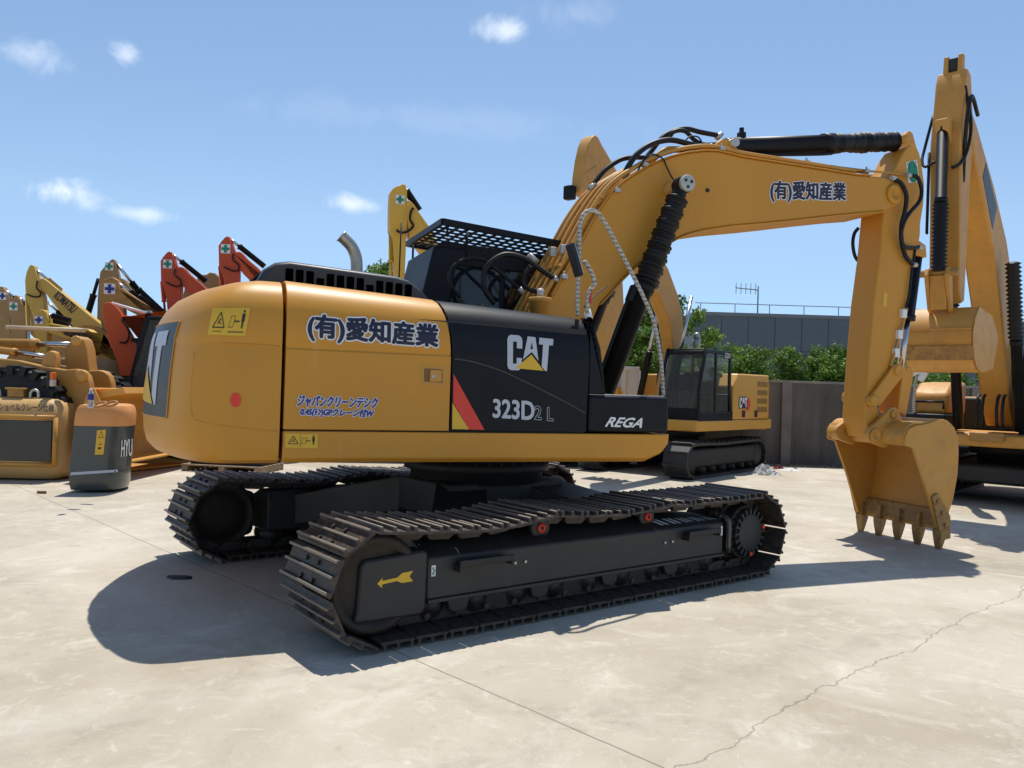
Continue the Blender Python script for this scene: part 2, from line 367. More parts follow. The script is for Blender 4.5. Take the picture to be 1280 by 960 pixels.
# tool box
tb=MB().span(H(.425,1.372,1.285),H(1.155,.93,1.572))
toolbox=tb.build('tool_box',blk,HERO,bevel=.028,seg=4)
MB().span(H(.44,1.34,1.5725),H(1.12,.95,1.582)).build('box_lid_edge',zinc,toolbox,bevel=.003)
# deck, other side
MB().span(H(-1.85,.6,1.06),H(1.10,-1.36,1.26)).build('deck_frame',blkm,HERO,bevel=.01)
MB().slab([(-1.86,1.27),(-.55,1.27),(-.55,2.16),(-.75,2.22),(-1.86,2.29)],-.55,-1.36).build('left_engine_cover',yel,HERO,bevel=.05,seg=3)
MB().slab([(-1.86,2.1),(.38,2.0),(.38,2.16),(-1.86,2.30)],1.0,-.55).build('hood_deck',blkm,HERO,bevel=.02)
MB().slab([(.42,1.27),(.95,1.27),(.95,1.42),(.5,1.6)],.92,.35).build('front_deck',yel,HERO,bevel=.02)
# counterweight
_h=[(1.376,-1.885),(1.376,-2.08),(1.374,-2.22),(1.352,-2.34),(1.275,-2.445),(1.10,-2.55),(.8,-2.665),(.4,-2.755),(0,-2.785)]
CWPLAN=smooth_path([(q,p,0) for q,p in _h]+[(-q,p,0) for q,p in _h[::-1][1:]],4)
def cw_ring(z,b,L,n=3.0,N=36):
    out=[]
    for (q0,p0,_) in CWPLAN:
        q=q0*b/1.376; p=-1.885-(-1.885-p0)*L/.9
        # tail also follows the swing circle in plan
        out.append(H(p,q,z))
    return out
CWP=[(1.045,1.20,.66),(1.05,1.30,.76),(1.075,1.345,.82),(1.13,1.366,.87),(1.22,1.374,.895),(1.32,1.376,.90),(1.6,1.376,.885),(1.80,1.374,.865),(1.825,1.368,.862),(1.85,1.368,.86),(1.86,1.372,.86),
     (1.95,1.370,.835),(2.03,1.362,.81),(2.11,1.34,.765),(2.18,1.30,.70),(2.235,1.25,.60),(2.275,1.18,.46),(2.30,1.08,.30),(2.315,.95,.12)]
cw=MB().loft([cw_ring(*r) for r in CWP],smooth=True).build('counterweight',yel,HERO,bevel=.006,angle=60)
ct=bvh(cw)
def rear_pt(q,z,off):
    o_=cw.matrix_world@Vector((-6,-q,z)); d=(cw.matrix_world.to_3x3()@Vector((1,0,0))).normalized(); loc,nr,i,dd_=ct.ray_cast(o_,d)
    if nr.dot(d)>0: nr=-nr
    return cw.matrix_world.inverted()@(loc+nr*off)
def rear_q(x,y): w=on_surface(ct,x,y,0); l=cw.matrix_world.inverted()@w; return -l.y,l.z
qa,za=rear_q(229,401); qb,zb_=rear_q(215,523); print('REAR',qa,za,qb,zb_)
QP=min(1.02,(qa+qb)/2); z0_,z1_=zb_,za
QL=-.30; vs=[rear_pt(QL+(QP-QL)*i/24,z0_+(z1_-z0_)*j/14,.006) for j in range(15) for i in range(25)]
me=bpy.data.meshes.new('rear_panel'); me.from_pydata(vs,[],[(j*25+i,j*25+i+1,(j+1)*25+i+1,(j+1)*25+i) for j in range(14) for i in range(24)]); me.materials.append(panel)
for p in me.polygons: p.use_smooth=True
plate=bpy.data.objects.new('rear_panel',me); COL.objects.link(plate); plate.parent=cw
fr_=[rear_pt(QL+(QP-QL)*i/24,z0_,.006) for i in range(25)]+[rear_pt(QP,z0_+(z1_-z0_)*j/12,.006) for j in range(1,13)]+[rear_pt(QP-(QP-QL)*i/24,z1_,.006) for i in range(1,25)]+[rear_pt(QL,z1_-(z1_-z0_)*j/12,.006) for j in range(1,13)]
MB().tube(fr_,.005,8,1).build('panel_frame',yelu,plate)
def rear_marks(name,polys,box,q0,q1,za_,zb2,m,off):
    vs=[];fs=[]
    for P in polys:
        bm=bmesh.new(); f=bm.faces.new([bm.verts.new((x,y,0)) for x,y in P]); bmesh.ops.triangulate(bm,faces=bm.faces)
        for _ in range(3):
            le=[e for e in bm.edges if e.calc_length()>.8]
            if le: bmesh.ops.subdivide_edges(bm,edges=le,cuts=1); bmesh.ops.triangulate(bm,faces=bm.faces)
        bm.verts.index_update(); k=len(vs); vs+=[rear_pt(q0+(q1-q0)*v.co.x/box[0],za_+(zb2-za_)*v.co.y/box[1],off) for v in bm.verts]; fs+=[[k+v.index for v in f.verts] for f in bm.faces]; bm.free()
    me=bpy.data.meshes.new(name); me.from_pydata(vs,[],fs); me.materials.append(m); o=bpy.data.objects.new(name,me); COL.objects.link(o); o.parent=plate
qt=QP*.86; ql=-.12
rear_marks('emblem',EMB_C+EMB_A+EMB_T,(10,7),ql,qt,z0_+.08,z1_-.06,gry,.010)
rear_marks('emblem_triangle',EMB_TRI,(10,7),ql,qt,z0_+.08,z1_-.06,stk,.013)
warning_sticker('warning_sticker',[(259.5,418.5),(306.5,420),(313,385),(266.5,385)],cw,ct)
dot=[(294.5+6.8*math.cos(a*PI/12),500+9.2*math.sin(a*PI/12)) for a in range(24)]
decal_poly('red_dot',dot,cw,red,.004,tree=ct)
# recessed ledges of the counterweight: two thin ridges
for (a,b,c) in (((250,428),(300,430),(352,433)),((240,530),(290,536),(350,540))):
    pass
rg=[cw.matrix_world.inverted()@on_surface(ct,x,y,-.002) for x,y in [(262,429),(280,429.5),(300,430),(325,431.5),(349,433)]]
MB().tube(rg,.007,8,4).build('casting_ridge',yel,cw)
rg=[cw.matrix_world.inverted()@on_surface(ct,x,y,-.002) for x,y in [(243,440),(240,470),(238,500),(241,522),(254,528),(275,532),(300,535),(325,537.5),(346,539)]]
MB().tube(rg,.006,8,4).build('casting_ridge',yel,cw)
dt=bvh(door)
write_on('company_name','(有)愛知産業',[(385.5,425),(546.5,438),(547.5,407),(385.5,392.5)],door,navy,wht,offset=.045,hoff=.06,tree=dt)
write_on('blue_lettering','ジャパンクリーンテシク',[(371.5,508),(471.5,510.5),(472.5,497.5),(372.5,494)],door,blu,wht,offset=.06,hoff=.10,tree=dt,shear=.15)
write_on('blue_lettering','0.45(ﾄﾝ)GPクレーン付W',[(375,520.5),(466,523),(467.5,512),(376,509.5)],door,blu,wht,offset=.06,hoff=.10,tree=dt,shear=.12)
st=bvh(sillo)
warning_sticker('warning_sticker',[(356,559.5),(397,560.5),(397.5,542.5),(356.5,541.5)],sillo,st,True)
# door latch
lt=decal('latch_recess',[(526.5,480),(557,482),(557,459),(526.5,457)],door,yelu,.002,tree=dt)
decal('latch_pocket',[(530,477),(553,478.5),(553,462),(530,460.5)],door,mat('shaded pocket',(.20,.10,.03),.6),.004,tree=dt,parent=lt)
a=at(537,477,1.376); b=at(552,462.5,1.376); MB().span((a[0],-1.370,a[2]),(b[0],-1.388,b[2])).build('latch',yelu,door,bevel=.004)
a=at(541.5,470.5,1.386); MB().cyl((a[0],-1.385,a[2]),(a[0],-1.394,a[2]),.011).build('lock',zinc,door)
# black cover print
vt=bvh(cover)
q=[(634,462.5),(688,464),(691.5,424),(634,418)]
polys_on('emblem',EMB_C+EMB_A+EMB_T,(10,7),q,cover,gry,.004,tree=vt); polys_on('emblem_triangle',EMB_TRI,(10,7),q,cover,stk,.005,tree=vt); polys_on('emblem_hole',EMB_HOLE,(10,7),q,cover,blk,.006,tree=vt)
write_on('model_number','323D',[(616,521.5),(667,525),(667,502),(616.5,499)],cover,gry,offset=.035,tree=vt)
write_on('model_number_small','2',[(668,524),(676,524.5),(676.5,508),(668.5,507.5)],cover,blk,gry,offset=-.01,hoff=.05,tree=vt)
write_on('model_number_small','L',[(684,525.5),(691,526),(691.3,510),(684.3,509.5)],cover,blk,gry,offset=-.01,hoff=.05,tree=vt)
decal_poly('red_stripe',[(566.8,467.5),(566.3,503),(586,536.8),(605.5,537.4)],cover,red,.003,tree=vt)
decal_poly('yellow_stripe',[(565.5,503.5),(565,536.3),(586,536.8)],cover,stk,.003,tree=vt)
inv=cover.matrix_world.inverted()
crv=[inv@on_surface(vt,x,y,.0) for x,y in [(568,448.5),(590,452),(625,463),(660,479),(690,494),(715,507),(731,516.5)]]
MB().tube(crv,.007,8,6).build('cover_crease',mat('grey black edge',(.05,.048,.045),.45,var=.2,scale=9),cover)  # crease bead in a lighter grey than the cover
tt=bvh(toolbox)
write_on('maker_lettering','REGA',[(756,533),(801,534.5),(804.5,523),(760,521.5)],toolbox,wht,offset=.03,tree=tt,shear=.25)
# engine hood with air slots
hood=[]
top=[(-2.03,2.31),(-1.98,2.40),(-1.90,2.455),(-1.80,2.475),(-1.0,2.43),(-.90,2.405),(-.80,2.34),(-.72,2.26),(-.71,2.22),(-2.03,2.26)]
for q,k in ((.86,.0),(.80,.02),(.70,.03),(-.3,.03)):
    hood.append([H(p,q,z+(k-.0) if z>2.3 else z) for p,z in top])
hd=MB().loft(hood,smooth=True).build('engine_hood',mat('grey black plastic',(.024,.027,.034),.42,var=.15,scale=4,dust=.15,dustcol=(.10,.10,.10)),HERO,bevel=.015,angle=40)
k=0
for i in range(13):
    p=-1.83+i*.0745
    MB().span(H(p,.870,2.325-(p+1.8)*.055),H(p+.055,.845,2.432-(p+1.8)*.055 if i not in (3,8) else 2.39-(p+1.8)*.055)).build('air_slot',mat('slot dark',(.0015,.0015,.0015),.9,var=0,spec=0),hd,bevel=.006)
MB().tube([H(-2.1,.7,2.29),H(-2.02,.72,2.37),H(-1.93,.75,2.44),H(-1.85,.78,2.455)],.012).build('hood_handle',blk,hd)
# exhaust
def up_at(x,y,q): return at(x,y,q)
ex=[at(446,352,.5),at(446,338,.5),at(445,322,.5),at(440,309,.5),at(432,300,.5),at(426.5,295,.5)]
MB().tube(ex,.047,20,5,cap=False).build('exhaust_pipe',exh,HERO)
MB().tube(ex,.041,20,5,cap=True).build('exhaust_bore',blkm,HERO)
e1=Vector(ex[-1]); e0=Vector(ex[-2]); dd=(e1-e0).normalized()
MB().lathe(e1-dd*.01,e1+dd*.004,[(0,.047),(0,.051),(1,.051),(1,.042),(.2,.042)],n=20,cap=False).build('exhaust_rim',exh,HERO)
# ---------------------------------------------------------------- cab
CAB=[(-.50,1.3),(-.47,2.45),(-.36,2.93),(-.28,2.99),(.95,2.95),(1.12,2.80),(1.35,2.0),(1.36,1.3)]
cabo=MB()
cab_in=.0
cab=MB()
# shell built from panels: rear, roof, near side frame, far side frame, front frame
QN,QF=-.34,-1.32
def bar(mb,a,b,w=.06,d=.06):
    a=Vector(a);b=Vector(b); return mb.cyl(a,b,w,n=8,smooth=True)
cab.prism([(-.50,1.27),(-.475,2.45),(-.37,2.93),(-.31,2.93),(-.40,2.45),(-.42,1.27)],lambda p,z:H(p,QN,z),lambda p,z:H(p,QF,z))
cab.prism([(-.37,2.92),(-.28,2.985),(.95,2.945),(1.13,2.80),(1.08,2.76),(.93,2.86),(-.28,2.90)],lambda p,z:H(p,QN-.01,z),lambda p,z:H(p,QF+.01,z))
for Q0 in (QN+.004,QF+.045):
    Q1=Q0-.045
    cab.slab([(-.49,1.27),(1.35,1.27),(1.36,1.62),(-.485,1.72)],Q0,Q1)
    cab.slab([(-.49,1.70),(-.475,2.45),(-.36,2.93),(-.12,2.93),(-.20,2.4),(-.22,1.70)],Q0-.001,Q1+.001)
    cab.slab([(-.15,2.93),(.95,2.90),(.98,2.74),(-.17,2.76)],Q0-.002,Q1+.002)
    cab.slab([(.93,2.92),(1.12,2.79),(1.36,1.6),(1.29,1.6),(1.05,2.72),(.93,2.76)],Q0-.001,Q1+.001)
    cab.slab([(.30,1.68),(.36,1.68),(.36,2.78),(.30,2.78)],Q0-.003,Q1+.003)
cabo=cab.build('cab',blk,HERO,bevel=.018,seg=3)
MB().slab([(-.20,1.70),(.30,1.67),(.30,2.77),(-.16,2.77),(-.19,2.4)],QN-.012,QN-.020).build('window',glass,cabo)
MB().slab([(.36,1.67),(1.30,1.60),(1.06,2.72),(.95,2.76),(.36,2.77)],QN-.012,QN-.020).build('window',glass,cabo)
MB().slab([(-.20,1.70),(1.30,1.60),(1.06,2.72),(.95,2.76),(-.16,2.77),(-.19,2.4)],QF+.020,QF+.012).build('window',glass,cabo)
MB().prism([(1.345,1.62),(1.355,1.62),(1.105,2.78),(1.095,2.78)],lambda p,z:H(p,QN-.05,z),lambda p,z:H(p,QF+.05,z)).build('windscreen',glass,cabo)
# rear window recess
MB().prism([(-.503,1.95),(-.483,2.50),(-.475,2.50),(-.495,1.95)],lambda p,z:H(p-.002,QN-.13,z),lambda p,z:H(p-.002,QF+.13,z)).build('rear_window',mat('dusty window',(.02,.024,.032),.3,var=.2,dust=.15,dustcol=(.1,.1,.1)),cabo,bevel=.004)
fr=MB(); 
for a,b in (((-.49,1.95),(-.468,2.51)),): pass
fr.tube([H(-.5,QN-.11,1.93),H(-.478,QN-.11,2.52),H(-.478,QF+.11,2.52),H(-.5,QF+.11,1.93),H(-.5,QN-.11,1.93)],.009,6,1).build('window_seal',rub,cabo)
MB().span(H(.2,QN-.3,1.45),H(.65,QF+.3,1.7)).box(H(.22,(QN+QF)/2,1.95),(.14,.42,.62)).build('seat',blkm,cabo,bevel=.03)
# roof guard: frame and mesh of bars
g=MB(); GZ=lambda p:3.115-(p+.32)*.075
def gb(a,b,w,h):
    a=Vector(a);b=Vector(b); d=(b-a); L=d.length; x=d.normalized(); y=Vector((0,0,1)).cross(x).normalized(); z=x.cross(y); g.box((a+b)/2,(L,w,h),Matrix((x,y,z)).transposed())
P0,P1,Q0,Q1=-.36,1.25,-.12,-1.42
for a,b in (((P0,Q0),(P1,Q0)),((P1,Q0),(P1,Q1)),((P1,Q1),(P0,Q1)),((P0,Q1),(P0,Q0))): gb(H(*a,GZ(a[0])),H(*b,GZ(b[0])),.035,.055)
for i in range(1,17): 
    p=P0+(P1-P0)*i/17; gb(H(p,Q0,GZ(p)-.002),H(p,Q1,GZ(p)-.002),.032,.012)
for j in range(1,9):
    q=Q0+(Q1-Q0)*j/9; gb(H(P0,q,GZ(P0)+.007),H(P1,q,GZ(P1)+.007),.045,.010)
gd=g.build('roof_guard',blk,HERO)
pm=MB()
for p,q in ((-.05,QN+.0),(.9,QN+.0),(-.05,QF),(.9,QF)): pm.cyl(H(p,q,2.80),H(p,q,GZ(p)),.014,n=8)
for p,q in ((-.3,-.16),(-.3,-1.40)): pm.cyl(H(p,q,2.99 if q>-1 else 2.9),H(p,q,GZ(p)),.012,n=8)
pm.build('guard_post',blk,gd)
MB().cyl(H(-.46,-1.34,2.55),H(-.45,-1.34,3.32),.008,n=8).build('aerial',blk,cabo)
MB().span(H(-.50,-1.2,2.60),H(-.56,-1.38,2.66)).build('rear_lamp',blk,cabo,bevel=.01)
# ---------------------------------------------------------------- boom
BQ=.22
NF=[(690,370),(700,352),(715,325),(735,287),(748,264),(765,240),(780,226.5),(795,217),(810,208),(825,201),(842,195),(860,191),(880,188.5),(897,189),(932,197),(1000,207.5),(1072,219),(1090,220),(1104,221),(1117,225),(1126,231),(1130,240),(1128,248),(1122,256),(1105,264),(1075,266),(1035,270),(1000,274),(962,278),(915,282),(880,287),(860,292),(846,298),(837,303),(815,317),(790,337),(775,352),(762,367),(750,380)]
bp=[UP.at(x,y,BQ) for x,y in NF]
p0=bp[0];pl=bp[-1]
bp=bp+[(1.0,2.2),(.86,1.9),(.66,1.66),(.50,1.55),(.36,1.56),(.27,1.66),(.29,1.85),(.42,2.13)]
# end of the boom is a fork; body is full width
BF=-.34
boom=MB().slab(bp,BQ,BF).build('boom',yel,HERO,bevel=.02,seg=3)
bt=bvh(boom)
# top and bottom flange plates overlapping the side plates
def strip(px_list,q,w,t,name,m=yel,dz=0):
    P=[UP.at(x,y,q) for x,y in px_list]; mb=MB(); R=[]
    for i,(p,z) in enumerate(P):
        a=Vector(P[max(i-1,0)]);b=Vector(P[min(i+1,len(P)-1)]); d=(b-a).normalized(); n=Vector((-d.y,d.x))
        R.append([(p,-BF+.018,z),(p,-w,z),(p+n.x*t,-w,z+n.y*t),(p+n.x*t,-BF+.018,z+n.y*t)])
    return mb.loft(R).build(name,m,boom,bevel=.005)
strip(NF[0:14],BQ,BQ+.018,.014,'top_plate'); strip(NF[13:18],BQ,BQ+.018,.014,'top_plate')
strip(NF[24:39],BQ,BQ+.018,.014,'bottom_plate')
write_on('company_name','(有)愛知産業',[(963,252),(1056.5,254),(1056.5,229),(963,226)],boom,navy,wht,offset=.045,hoff=.06,tree=bt)
# nose boss and pin
def boss(name,x,y,q,r,L,m=yel,parent=boom):
    p,z=UP.at(x,y,q); return MB().lathe(H(p,q-.01,z),H(p,q+L,z),[(0,r),(.8,r),(1,r*.9),(1,r*.5),(.7,r*.45),(.7,0)]).build(name,m,parent)
boss('pin_boss',1117,243,BQ,.11,.035)
# cylinder boss on the boom with a round zinc cap
cpx,cpz=UP.at(861,232,.30)
CP=(1.845,3.60)
MB().lathe(H(CP[0],-.50,CP[1]),H(CP[0],.50,CP[1]),[(0,.075),(1,.075)]).build('boom_pin',yelu,boom)
cap=MB().lathe(H(CP[0],.495,CP[1]),H(CP[0],.525,CP[1]),[(0,.078),(.8,.078),(1,.072),(1,0)]).build('pin_cap',mat('grey cap paint',(.42,.45,.44),.55),boom)
hb=MB()
for a in range(3): hb.cyl(H(CP[0]+.038*math.cos(a*2.1+.4),.52,CP[1]+.038*math.sin(a*2.1+.4)),H(CP[0]+.038*math.cos(a*2.1+.4),.532,CP[1]+.038*math.sin(a*2.1+.4)),.015,n=10)
hb.build('bolt',blkm,cap)
# little plug on the boom side
MB().cyl(H(*[UP.at(884,238,.22)[0],.22,UP.at(884,238,.22)[1]]),H(UP.at(884,238,.22)[0],.235,UP.at(884,238,.22)[1]),.02,n=8).build('plug',blkm,boom)
# boom cylinders
def boom_cyl(q):
    c=Vector(H(1.04,q,1.50)); t=Vector(H(CP[0],q,CP[1])); d=(t-c); L=d.length; n=d.normalized()
    body=MB().lathe(c-n*.05,c+n*1.21,[(0,.06),(.0,.088),(.93,.088),(.93,.10),(1,.10),(1,.05)]).build('boom_cylinder',blk,HERO)
    k=21; prof=[(0,.085)]
    for i in range(k):
        prof+=[((i+.12)/k,.080+.008*math.sin(i*1.7)),((i+.42)/k,.119-.020*(i/k)+.010*math.sin(i*2.3)),((i+.62)/k,.119-.020*(i/k)+.010*math.sin(i*2.3+1)),((i+.92)/k,.080)]
    prof.append((1,.07))
    MB().lathe(c+n*1.19,t-n*.13,prof).build('rod_boot',rub,body)
    MB().lathe(t-n*.16,t-n*.02,[(0,.055),(.5,.07),(1,.06)]).cyl(t+Vector((0,.06,0)),t-Vector((0,.06,0)),.085).build('rod_eye',blk,body,bevel=.005)
    s=Vector((-n.z,0,n.x)); MB().tube([c+n*.15+s*.11,c+n*.6+s*.115,c+n*1.02+s*.115,c+n*1.12+s*.10],.018,8,3).build('oil_pipe',blk,body)
    MB().box(c+n*1.06+s*.07,(.12,.07,.16),Matrix.Rotation(-math.atan2(n.z,n.x)+PI/2,3,'Y')).build('pipe_block',blk,body,bevel=.01)
boom_cyl(.42); boom_cyl(-.42)
# stick cylinder on top of the boom
sa=Vector(at(905,184,0)); sb=Vector(at(1122,177,0)); sn=(sb-sa).normalized(); SL=(sb-sa).length
scy=MB().lathe(sa,sa+sn*SL*.60,[(0,.05),(.0,.085),(.03,.095),(.90,.098),(.90,.112),(1,.115),(1,.05)]).build('stick_cylinder',blk,HERO)
prof=[(0,.105)]
for i in range(22): prof+=[((i+.3)/22,.108+random.uniform(-.012,.012)),((i+.7)/22,.098+random.uniform(-.012,.015))]
prof.append((1,.08))
bo=MB().lathe(sa+sn*SL*.60,sb-sn*.03,prof).build('rod_cover',rub,scy)
MB().lathe(sb-sn*.06+Vector((0,.07,0)),sb-sn*.06-Vector((0,.07,0)),[(0,.06),(1,.06)]).build('rod_eye',blk,scy)
# brackets of the stick cylinder on the boom top
bk=[UP.at(x,y,.12) for x,y in [(884,190),(893,180),(900,175),(908,176),(914,183),(932,198),(905,200)]]
m_=MB(); m_.slab(bk,.16,.12).slab(bk,-.12,-.16).build('cylinder_bracket',yel,boom,bevel=.008)
MB().lathe(sa+Vector((0,.2,0)),sa-Vector((0,.2,0)),[(0,.045),(1,.045)]).build('bracket_pin',zinc,boom)
MB().box(sa+sn*.22+Vector((0,0,.11)),(.07,.07,.08)).cyl(sa+sn*.22+Vector((0,0,.06)),sa+sn*.22+Vector((0,0,.2)),.025).build('cylinder_port',blk,scy,bevel=.006)
MB().tube([sa+sn*.2+Vector((0,-.06,-.10)),sa+sn*.9+Vector((0,-.06,-.12)),sa+sn*1.4+Vector((0,-.05,-.12)),sa+sn*1.5+Vector((0,0,-.06))],.018,8,3).build('oil_pipe',blk,scy)
# steel tubes on the boom's upper face
topc=[(p,z) for p,z in bp[0:17]]
def offs(P,d):
    out=[]
    for i,(p,z) in enumerate(P):
        a=Vector(P[max(i-1,0)]);b=Vector(P[min(i+1,len(P)-1)]); t=(b-a).normalized(); out.append((p-t.y*d,z+t.x*d))
    return out
lowext=[(.10,1.62),(.22,1.9),(.40,2.12)]
for k,q in enumerate((.185,.115,.045,-.03,-.11,-.19,-.27,-.33)):
    base=topc[:(8 if k in (1,3) else 9 if k!=0 else 17)]
    P=offs([(.33,1.95),(.46,2.2)]+base,.055+.018*(k%2))
    MB().tube([H(p,q,z) for p,z in P],.020 if k%3 else .024,8,4).build('hydraulic_tube',yelu,boom)
# tube that leaves the boom surface and runs straight to the stick
for (dq,dy) in ((.14,0),(.09,4)):
    MB().tube([at(808,205+dy,dq),at(830,187+dy,dq),at(850,185+dy,dq),at(900,187+dy,dq),at(980,201+dy*.6,dq),at(1085,214+dy*.5,dq)],.017,8,5).build('hydraulic_tube',yel,boom)
MB().tube([at(1085,214,.14),at(1100,215,.2),at(1135,219,.2)],.012,8,3).build('hydraulic_tube',yelu,boom)
# tube clamps
def clamp(x,y,q,s=1): 
    c=Vector(at(x,y,q)); return MB().box(c,(.06*s,.06,.04*s)).cyl(c,c+Vector((0,0,.05)),.012,n=8).build('tube_clamp',zinc,boom,bevel=.005)
for x,y,q in ((771,238,.22),(705,346,.25),(1008,203,.16),(1083,214,.16),(902,186,.2),(898,184,.0),(806,206,.2)): clamp(x,y,q)
cl=MB()
for (x,y,q) in ((691,315,.05),(704,312,.12)): c=Vector(at(x,y,q)); cl.box(c,(.06,.05,.09))
cl.build('tube_clamp',zinc,boom,bevel=.006)
# crossing clamp bars
for (x,y) in ((700,342),(752,256)):
    p,z=UP.at(x,y,.22); MB().span(H(p-.02,.23,z+.06),H(p+.02,-.22,z+.085)).build('clamp_bar',yelu,boom,bevel=.004)
# rubber hoses on the boom top
def hose(pts,r,name='hose',parent=boom,m=rub): 
    return MB().tube([at(*p) for p in pts],r,10,7).build(name,m,parent)
hose([(738,235,.0),(745,226,.0),(757,212,.0),(775,200,.0),(790,197,.0),(808,197,.0)],.024)
hose([(781,217,.14),(786,207,.16),(797,192,.17),(815,180,.17),(838,175,.15),(862,180,.12),(885,185,.1)],.028)
hose([(806,199,-.05),(815,188,-.05),(828,172,-.05),(842,164,-.05),(858,161,-.03),(875,165,0),(896,169,0)],.026)
hose([(835,176,.0),(842,165,.02),(856,164,.03),(868,175,.03),(882,181,.05),(908,178,.05)],.022)
hose([(855,178,.1),(862,171,.1),(872,171,.1),(877,177,.1)],.008)
hose([(796,216,.22),(804,202,.23),(815,193,.23),(828,198,.24),(833,208,.26),(840,222,.28),(846,226,.4)],.008)
for x,y,q in ((740,233,0),(783,215,.14),(887,185,.1),(899,170,0),(782,218,.14)): 
    c=Vector(at(x,y,q)); MB().cyl(c-Vector((.03,0,.03)),c+Vector((.03,0,.03)),.028,n=8).build('hose_fitting',zinc,boom)
# big hose loops between cab and boom
def hp(pts,r,m=rub): 
    return MB().tube([at(*p) for p in pts],r,12,7).build('hose_loop',m,HERO)
hp([(575,372,-.05),(562,352,-.05),(566,334,-.05),(583,324,-.05),(604,325,-.03),(622,338,0),(640,353,.02),(652,363,.05)],.017)
hp([(618,380,.1),(606,362,.1),(605,342,.1),(614,327,.1),(632,318,.1),(655,323,.12),(676,337,.15),(694,349,.2)],.024)
hp([(664,332,.1),(655,345,.1),(656,357,.1),(668,364,.1),(682,358,.1),(694,342,.1),(700,328,.1)],.02)
for a,b in (((692,347,.2),(699,352,.2)),((649,360,.05),(654,366,.05)),((661,318,.0),(672,328,.0)),((664,326,.1),(664,334,.1))):
    MB().cyl(at(*a),at(*b),.026,n=8).build('hose_fitting',zinc,HERO)
MB().lathe(H(.40,.42,2.0),H(.40,.42,2.42),[(0,.085),(.9,.085),(.9,.10),(1,.10),(1,0)]).build('filter_housing',yelu,HERO)
MB().cyl(H(.40,.42,2.42),H(.40,.42,2.5),.03).build('filter_valve',zinc,HERO)
# ---------------------------------------------------------------- stick
SQ=.17
body=[(4.47,1.33),(4.53,1.20),(4.62,1.20),(4.70,1.30)]
rt=[UP.at(x,y,SQ) for x,y in [(1095,500),(1110,467),(1120,430),(1135,380),(1145,302),(1150,300),(1151,290),(1151,280),(1155,255),(1156,230),(1153,207),(1150,192),(1146,183),(1141,180),(1135,183),(1128,193),(1119,211),(1108,222)]]
lt_=[UP.at(x,y,SQ) for x,y in [(1105,266),(1100,320),(1092,380),(1086,450),(1081,520)]]
near=[(4.50,1.32)]+[(4.56,1.19),(4.68,1.20),(4.74,1.32)]+rt+lt_
stick=MB().slab(near,SQ,-SQ).build('stick',yel,HERO,bevel=.018,seg=3)
# second ear plate standing higher behind
ear=[UP.at(x,y,-.17) for x,y in [(1105,214),(1114,196),(1123,176),(1129,167),(1134,164),(1138,168),(1141,180),(1147,200),(1148,230),(1108,232)]]
MB().slab(ear,-.13,-.20).build('ear_plate',yel,stick,bevel=.012)
MB().lathe(H(sb.x+sn.x*-.06,-.2,sb.z-.0),H(sb.x,.17,sb.z),[(0,.05),(1,.05)]).build('ear_pin',yelu,stick)
kt=bvh(stick)
s1=decal('safety_sticker',[(1135,229),(1149,227),(1146,199.5),(1132,203)],stick,wht,.003,tree=kt)
gx=lambda x,y:[(x,y),(x+3.2,y),(x+3.2,y+3),(x+6,y+3),(x+6,y+6.6),(x+3.2,y+6.6),(x+3.2,y+9.8),(x,y+9.8),(x,y+6.6),(x-2.8,y+6.6),(x-2.8,y+3),(x,y+3)]
polys_on('green_cross',[gx(3.4,.1)],(10,10),[(1135,229),(1149,227),(1146,199.5),(1132,203)],stick,green,.005,tree=kt,parent=s1)
write_on('sticker_print','安全',[(1132.7,208),(1136.5,207.5),(1136,202.5),(1132.5,203)],stick,stk2,tree=kt,off=.005,parent=s1); write_on('sticker_print','第一',[(1143.5,205.5),(1146.6,205),(1146,200),(1143,200.5)],stick,stk2,tree=kt,off=.005,parent=s1)
decal('small_sticker',[(1103.5,383),(1108,383),(1109,366),(1104.5,366)],stick,stk,.003,tree=kt)
def sh(pts,r,m=rub): return MB().tube([at(*p) for p in pts],r,10,6).build('hose',m,stick)
sh([(1118,224,.24),(1127,230,.27),(1133,245,.28),(1131,265,.27),(1127,280,.25),(1127,300,.23),(1132,320,.22),(1142,331,.2)],.024)
sh([(1137,219,.24),(1147,222,.27),(1152,238,.27),(1149,252,.27),(1138,265,.27),(1130,278,.27),(1126,296,.25),(1130,307,.23),(1140,310,.2),(1149,309,.18)],.022)
sh([(1144,312,.18),(1142,326,.18),(1139,345,.2),(1136,370,.2),(1132,384,.2)],.014)
sh([(1073,285,-.2),(1068,292,-.22),(1066,304,-.22),(1068,318,-.22),(1072,326,-.2)],.02)
for x,y,q in ((1117,223,.24),(1150,309,.18),(1143,331,.2),(1136,219,.24)): c=Vector(at(x,y,q)); MB().cyl(c-Vector((.03,0,0)),c+Vector((.03,0,0)),.028,n=8).build('hose_fitting',zinc,stick)
